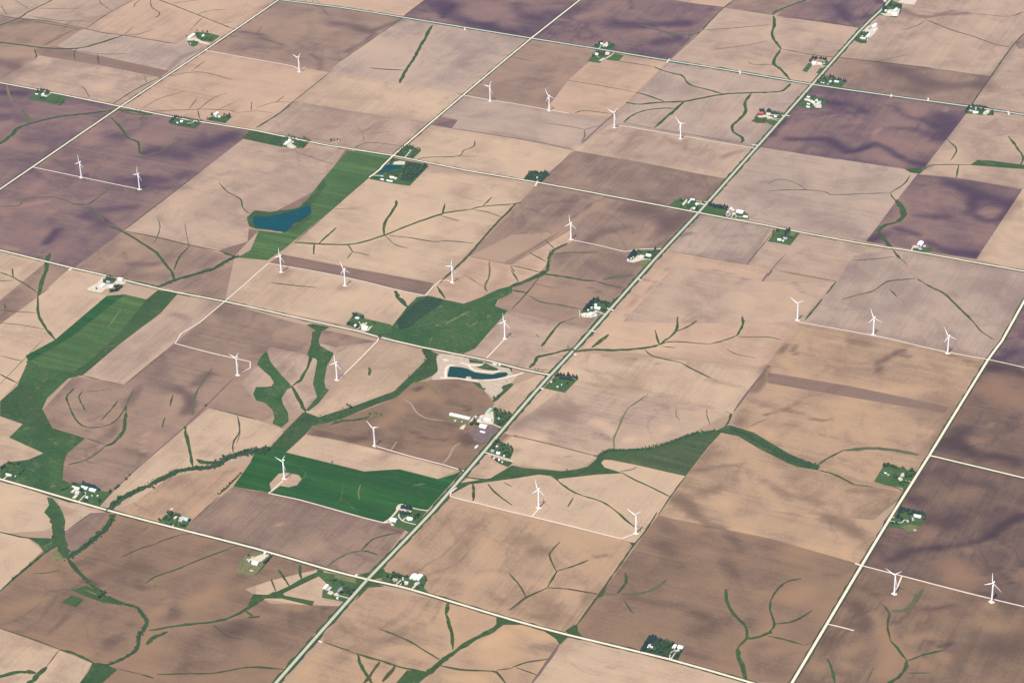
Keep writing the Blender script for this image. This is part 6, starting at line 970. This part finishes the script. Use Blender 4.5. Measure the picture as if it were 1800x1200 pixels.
def brush_line(zone, pts, wd, n, r0, r1):
    P = np.array(smooth_line(W(zone, pts), 6)); i = rgb.integers(0, len(P)-1, n); t = rgb.uniform(0, 1, n)[:, None]
    q = P[i]+(P[i+1]-P[i])*t+rgb.normal(0, wd/3.2, (n, 2))
    for x, y in q: brush_pt(x, y, rgb.uniform(r0, r1))
def brush_pt(x, y, r, zz=.95):
    n0 = len(BRV); k = 5; a0 = rgb.uniform(0, 6.28); BRV.append((x, y, zz+r*rgb.uniform(.9, 1.4)))
    for h, q in ((.65, .75), (0, 1.0)):
        for i in range(k):
            a = a0+i*2*math.pi/k; w = r*q*rgb.uniform(.7, 1.3); BRV.append((x+math.cos(a)*w, y+math.sin(a)*w, zz-.15+r*h))
    for i in range(k):
        j = (i+1) % k; BRF.append((n0, n0+1+i, n0+1+j)); BRF.append((n0+1+i, n0+1+k+i, n0+1+k+j, n0+1+j))
AR = {}
for i, (c, z, p) in enumerate(AREAS): AR[i] = (c, z, p)
for c, z, p in AREAS:
    A = np.array(W(z, p)); area = abs(sum(A[k-1][0]*A[k][1]-A[k][0]*A[k-1][1] for k in range(len(A))))/2
    if c == 'r': brush(z, p, int(area/1500), .8, 2.2, 0.7)
    if c == 'k': brush(z, p, int(area/120), 1.2, 3.2)
    if c == 'g' and area > 9000: brush(z, p, int(area/700), .8, 2.4, 0.6)
    if c == 'o': brush(z, p, int(area/4000), .8, 1.6, 0.9)
for fm in F:
    for c, p in fm['lawn']:
        A = np.array(W(fm['z'], p)); area = abs(sum(A[k-1][0]*A[k][1]-A[k][0]*A[k-1][1] for k in range(len(A))))/2
        if c in 'wrk': brush(fm['z'], p, int(area/(700 if c != 'k' else 90)), .7, 1.7 if c != 'k' else 3.4, 1.1 if c != 'k' else -9)
brush_line((0,2), [(760,1200),(830,1120),(950,1055),(1130,970),(1250,915),(1380,890),(1500,880)], 26, 380, 1.1, 4.3)
brush_line((0,2), [(1500,875),(1600,820),(1740,780),(1850,770)], 30, 480, 1.6, 4.9)
brush_line((0,1), [(1110,820),(1230,770),(1420,715),(1500,690),(1600,630),(1680,600)], 18, 260, 1.1, 4.1)
brush_line((0,3), [(480,320),(560,265),(680,170),(760,90),(790,20)], 20, 380, 1.4, 4.6)
brush_line((0,3), [(470,320),(560,430),(700,560),(860,640),(960,670),(1010,730),(1030,780),(980,870),(960,960),(880,1020),(760,1070)], 14, 400, 1.0, 3.5)
brush_line((2,2), [(600,810),(680,765),(780,765),(1000,745),(1270,648),(1440,626)], 14, 400, 1.4, 4.1)
brush_line((2,2), [(1530,610),(1640,650),(1750,715),(1900,800),(2050,850),(2150,885)], 22, 460, 1.1, 4.1)
brush_line((1,2), [(20,790),(130,740),(260,610),(340,540),(450,545),(700,470),(960,370),(1100,260),(1210,140),(1190,60)], 34, 520, 0.9, 3.5)
brush_line((2,2), [(440,65),(390,60),(270,90),(180,110),(120,190)], 12, 120, 1.1, 3.2)
brush_line((0,3), [(400,235),(310,290),(200,380),(80,480)], 9, 120, 1.0, 3.0)
brush_line((2,1), [(0,815),(100,775),(190,735),(250,700),(275,580),(390,510)], 16, 160, 0.9, 2.7)
struct(link('brush', BRV, BRF, M_LEAF), 'stuff')

# ------------------------------------------------------------------ wind turbines
HUB, RB = 83.0, 42.5; FACE = math.radians(200)
def tower_mesh():
    k = 20; v = []; f = []; lv = [(0, 3.5), (2, 3.3), (30, 2.95), (60, 2.5), (HUB-1.6, 2.1)]
    for z, r in lv: v += [(math.cos(i*2*math.pi/k)*r, math.sin(i*2*math.pi/k)*r, z) for i in range(k)]
    for q in range(len(lv)-1):
        for i in range(k): f.append((q*k+i, q*k+(i+1) % k, (q+1)*k+(i+1) % k, (q+1)*k+i))
    f.append(tuple((len(lv)-1)*k+i for i in range(k))); return v, f
def loft(secs, k):
    v = []; f = []
    for s in secs: v += s
    for q in range(len(secs)-1):
        for i in range(k): f.append((q*k+i, q*k+(i+1) % k, (q+1)*k+(i+1) % k, (q+1)*k+i))
    f.append(tuple(range(k))[::-1]); f.append(tuple((len(secs)-1)*k+i for i in range(k))); return v, f
def nacelle_mesh():
    k = 12; secs = []
    for y, w, h, zc in ((2.6, 1.3, 1.3, 0), (1.6, 1.9, 1.95, .1), (-2, 2.05, 2.15, .2), (-7, 1.95, 2.0, .3), (-8.8, 1.5, 1.5, .35)):
        s = []
        for i in range(k):
            a = i*2*math.pi/k; c, n = math.cos(a), math.sin(a); s.append((w*math.copysign(abs(c)**.5, c), y, zc+h*math.copysign(abs(n)**.5, n)))
        secs.append(s)
    return loft(secs, k)
def hub_mesh():
    k = 14; secs = []
    for y, r in ((2.3, 1.5), (3.2, 1.75), (4.6, 1.6), (5.4, 1.1), (5.9, .35)): secs.append([(math.cos(i*2*math.pi/k)*r, y, math.sin(i*2*math.pi/k)*r) for i in range(k)])
    return loft(secs, k)
def blade_mesh():
    k = 10; secs = []
    for t in (0, .03, .08, .16, .24, .4, .6, .8, .93, 1.0):
        z = 1.2+t*(RB-1.2); ch = (1.5 if t < .05 else np.interp(t, [.05, .18, .4, .7, 1.0], [2.2, 4.5, 3.6, 2.6, 1.0])); th = np.interp(t, [0, .06, .2, .5, 1], [1.7, 1.5, 1.1, .7, .25])
        tw = math.radians(np.interp(t, [0, .2, 1], [14, 12, 1])); s = []
        for i in range(k):
            a = i*2*math.pi/k; x = ch*(.5*math.cos(a)+(.18 if t > .05 else 0)); y = th*.5*math.sin(a)*(1+.35*math.cos(a))
            s.append((x*math.cos(tw)-y*math.sin(tw), x*math.sin(tw)+y*math.cos(tw)+.8*t*t, z))
        secs.append(s)
    return loft(secs, k)
def mesh_of(name, vf, smooth=True, mat=M_WHITE):
    me = bpy.data.meshes.new(name); me.from_pydata(vf[0], [], vf[1]); me.materials.append(mat)
    for p in me.polygons: p.use_smooth = smooth
    return me
ME = {n: mesh_of(n, vf) for n, vf in (('tower', tower_mesh()), ('nacelle', nacelle_mesh()), ('hub', hub_mesh()), ('blade', blade_mesh()))}
ME['foundation'] = mesh_of('foundation', loft([[(math.cos(i*2*math.pi/20)*r, math.sin(i*2*math.pi/20)*r, z) for i in range(20)] for z, r in ((-.2, 5.2), (.5, 5.0), (.9, 3.2))], 20), False, M_TRACK)
ME['door'] = mesh_of('door', box(-.5, .5, -3.5, -3.1, 1.2, 3.4), False, M_DOOR)
TB = [
 ((1,0),(305,508),80,'beside the pale lane in the upper left centre'), ((1,0),(1647,714),92,'just right of the middle gravel road near the top'), ((2,0),(262,782),32,'below the orange field near the top'),
 ((2,0),(720,900),80,'at the start of the pale lane west of the highway'), ((2,0),(1185,978),48,'halfway along the pale lane west of the highway'), ((0,0),(573,1250),0,'on the dark field at far left, nearer the road'),
 ((0,1),(982,133),112,'at the end of the dark left field lane'), ((1,1),(178,715),0,'just below the lake meadow corner'), ((1,1),(627,810),28,'on the pale field right of the meadow corner'),
 ((1,1),(1382,788),108,'above the rough central pasture'), ((1,1),(1750,1182),4,'right of the rough central pasture'), ((2,1),(415,485),8,'at the west end of the lane to the highway farm'),
 ((3,1),(207,1052),68,'at the west end of the right hand row of three'), ((3,1),(740,1155),24,'in the middle of the right hand row of three'), ((3,1),(1263,1285),32,'nearest the right gravel road in the row of three'),
 ((0,2),(1672,237),84,'by the hooked lane on the brown field left of centre'), ((1,2),(570,272),4,'between the grass forks and the pale field left of centre'), ((1,2),(835,735),60,'on the edge of the dark ploughed field'),
 ((1,2),(200,968),88,'on the bare patch in the lush green field'), ((2,2),(188,1170),16,'on the tan field right of the highway, western one'), ((2,3),(872,150),76,'on the tan field corner right of the highway, eastern one'),
 ((3,3),(888,575),76,'beside the brown lane at lower right, nearer the road'), ((3,3),(1572,632),4,'at the lower right edge on the brown lane'),
]
for zone, p, ph, words in TB:
    x, y = W(zone, [p])[0]
    t = tag(empty('wind_turbine', (x, y, 1.42)), 'white three bladed wind turbine '+words, 'wind turbine', 'wind turbines across the fields')
    hd = (math.cos(FACE), -math.sin(FACE), 0); ax = (math.sin(FACE), math.cos(FACE), 0)
    M = Matrix(((hd[0], ax[0], 0, 0), (hd[1], ax[1], 0, 0), (0, 0, 1, HUB), (0, 0, 0, 1)))
    for n_, mx in (('foundation', Matrix()), ('tower', Matrix()), ('door', Matrix.Rotation(random.uniform(-.6, .6), 4, 'Z')), ('nacelle', M), ('hub', M)):
        c = bpy.data.objects.new(n_, ME[n_]); COL.objects.link(c); c.parent = t; c.matrix_local = mx
        if n_ == 'hub': hb = c
    for k in range(3):
        c = bpy.data.objects.new('blade', ME['blade']); COL.objects.link(c); c.parent = hb
        c.matrix_local = Matrix.Translation((0, 4.0, 0)) @ Matrix.Rotation(math.radians(ph+120*k), 4, 'Y')
    a = [(x+11*math.cos(i*.4488)*random.uniform(.85, 1.15), y+10*math.sin(i*.4488)*random.uniform(.85, 1.15)) for i in range(14)]
    flat('turbine_pad', a, M_TRACK, 'road')

# ------------------------------------------------------------------ the one car on the highway
x, y = G(749.5, 905.2); car = tag(empty('car', (x, y, 1.54), math.radians(90)), 'small dark red car on the highway below the circular drive farm', 'car')
bv = [(-2.2,-.9,.35),(2.2,-.9,.35),(2.2,.9,.35),(-2.2,.9,.35),(-2.15,-.88,.95),(2.1,-.85,.85),(2.1,.85,.85),(-2.15,.88,.95),(-2.2,-.9,.6),(2.2,-.9,.6),(2.2,.9,.6),(-2.2,.9,.6)]
link('body', bv, [(0,3,2,1),(0,1,9,8),(1,2,10,9),(2,3,11,10),(3,0,8,11),(8,9,5,4),(9,10,6,5),(10,11,7,6),(11,8,4,7),(4,5,6,7)], M_CAR, car)
link('windows', [(-1.7,-.8,.93),(1.0,-.8,.9),(1.0,.8,.9),(-1.7,.8,.93),(-1.2,-.65,1.42),(.35,-.65,1.45),(.35,.65,1.45),(-1.2,.65,1.42)], [(0,1,5,4),(1,2,6,5),(2,3,7,6),(3,0,4,7)], M_GLASS, car)
link('roof', [(-1.2,-.66,1.43),(.35,-.66,1.46),(.35,.66,1.46),(-1.2,.66,1.43),(-.45,0,1.52)], [(0,1,4),(1,2,4),(2,3,4),(3,0,4)], M_CAR, car)
for wx in (-1.35, 1.35):
    for wy in (-.9, .9):
        k = 12; v = [(wx+math.cos(i*2*math.pi/k)*.34, wy+s*.11, .34+math.sin(i*2*math.pi/k)*.34) for s in (-1, 1) for i in range(k)]
        link('wheel', v, [(i, (i+1) % k, k+(i+1) % k, k+i) for i in range(k)]+[tuple(range(k)), tuple(range(k, 2*k))], M_TYRE, car)
HAZE = 0.5e-5

# ------------------------------------------------------------------ the air
hm = bpy.data.materials.new('thin_haze'); hm.use_nodes = True; hn = hm.node_tree; hn.nodes.clear()
ho = hn.nodes.new("ShaderNodeOutputMaterial"); pv = hn.nodes.new("ShaderNodeVolumePrincipled")
pv.inputs["Color"].default_value = (0.52, 0.55, 1.0, 1); pv.inputs["Density"].default_value = HAZE; pv.inputs["Anisotropy"].default_value = 0.0
hn.links.new(pv.outputs[0], ho.inputs["Volume"])
hv, hf = box(-R0-50, R0+50, -R0-50, R0+50, -3, CAM[2]+60)
struct(link('haze', hv, hf, hm), 'stuff')
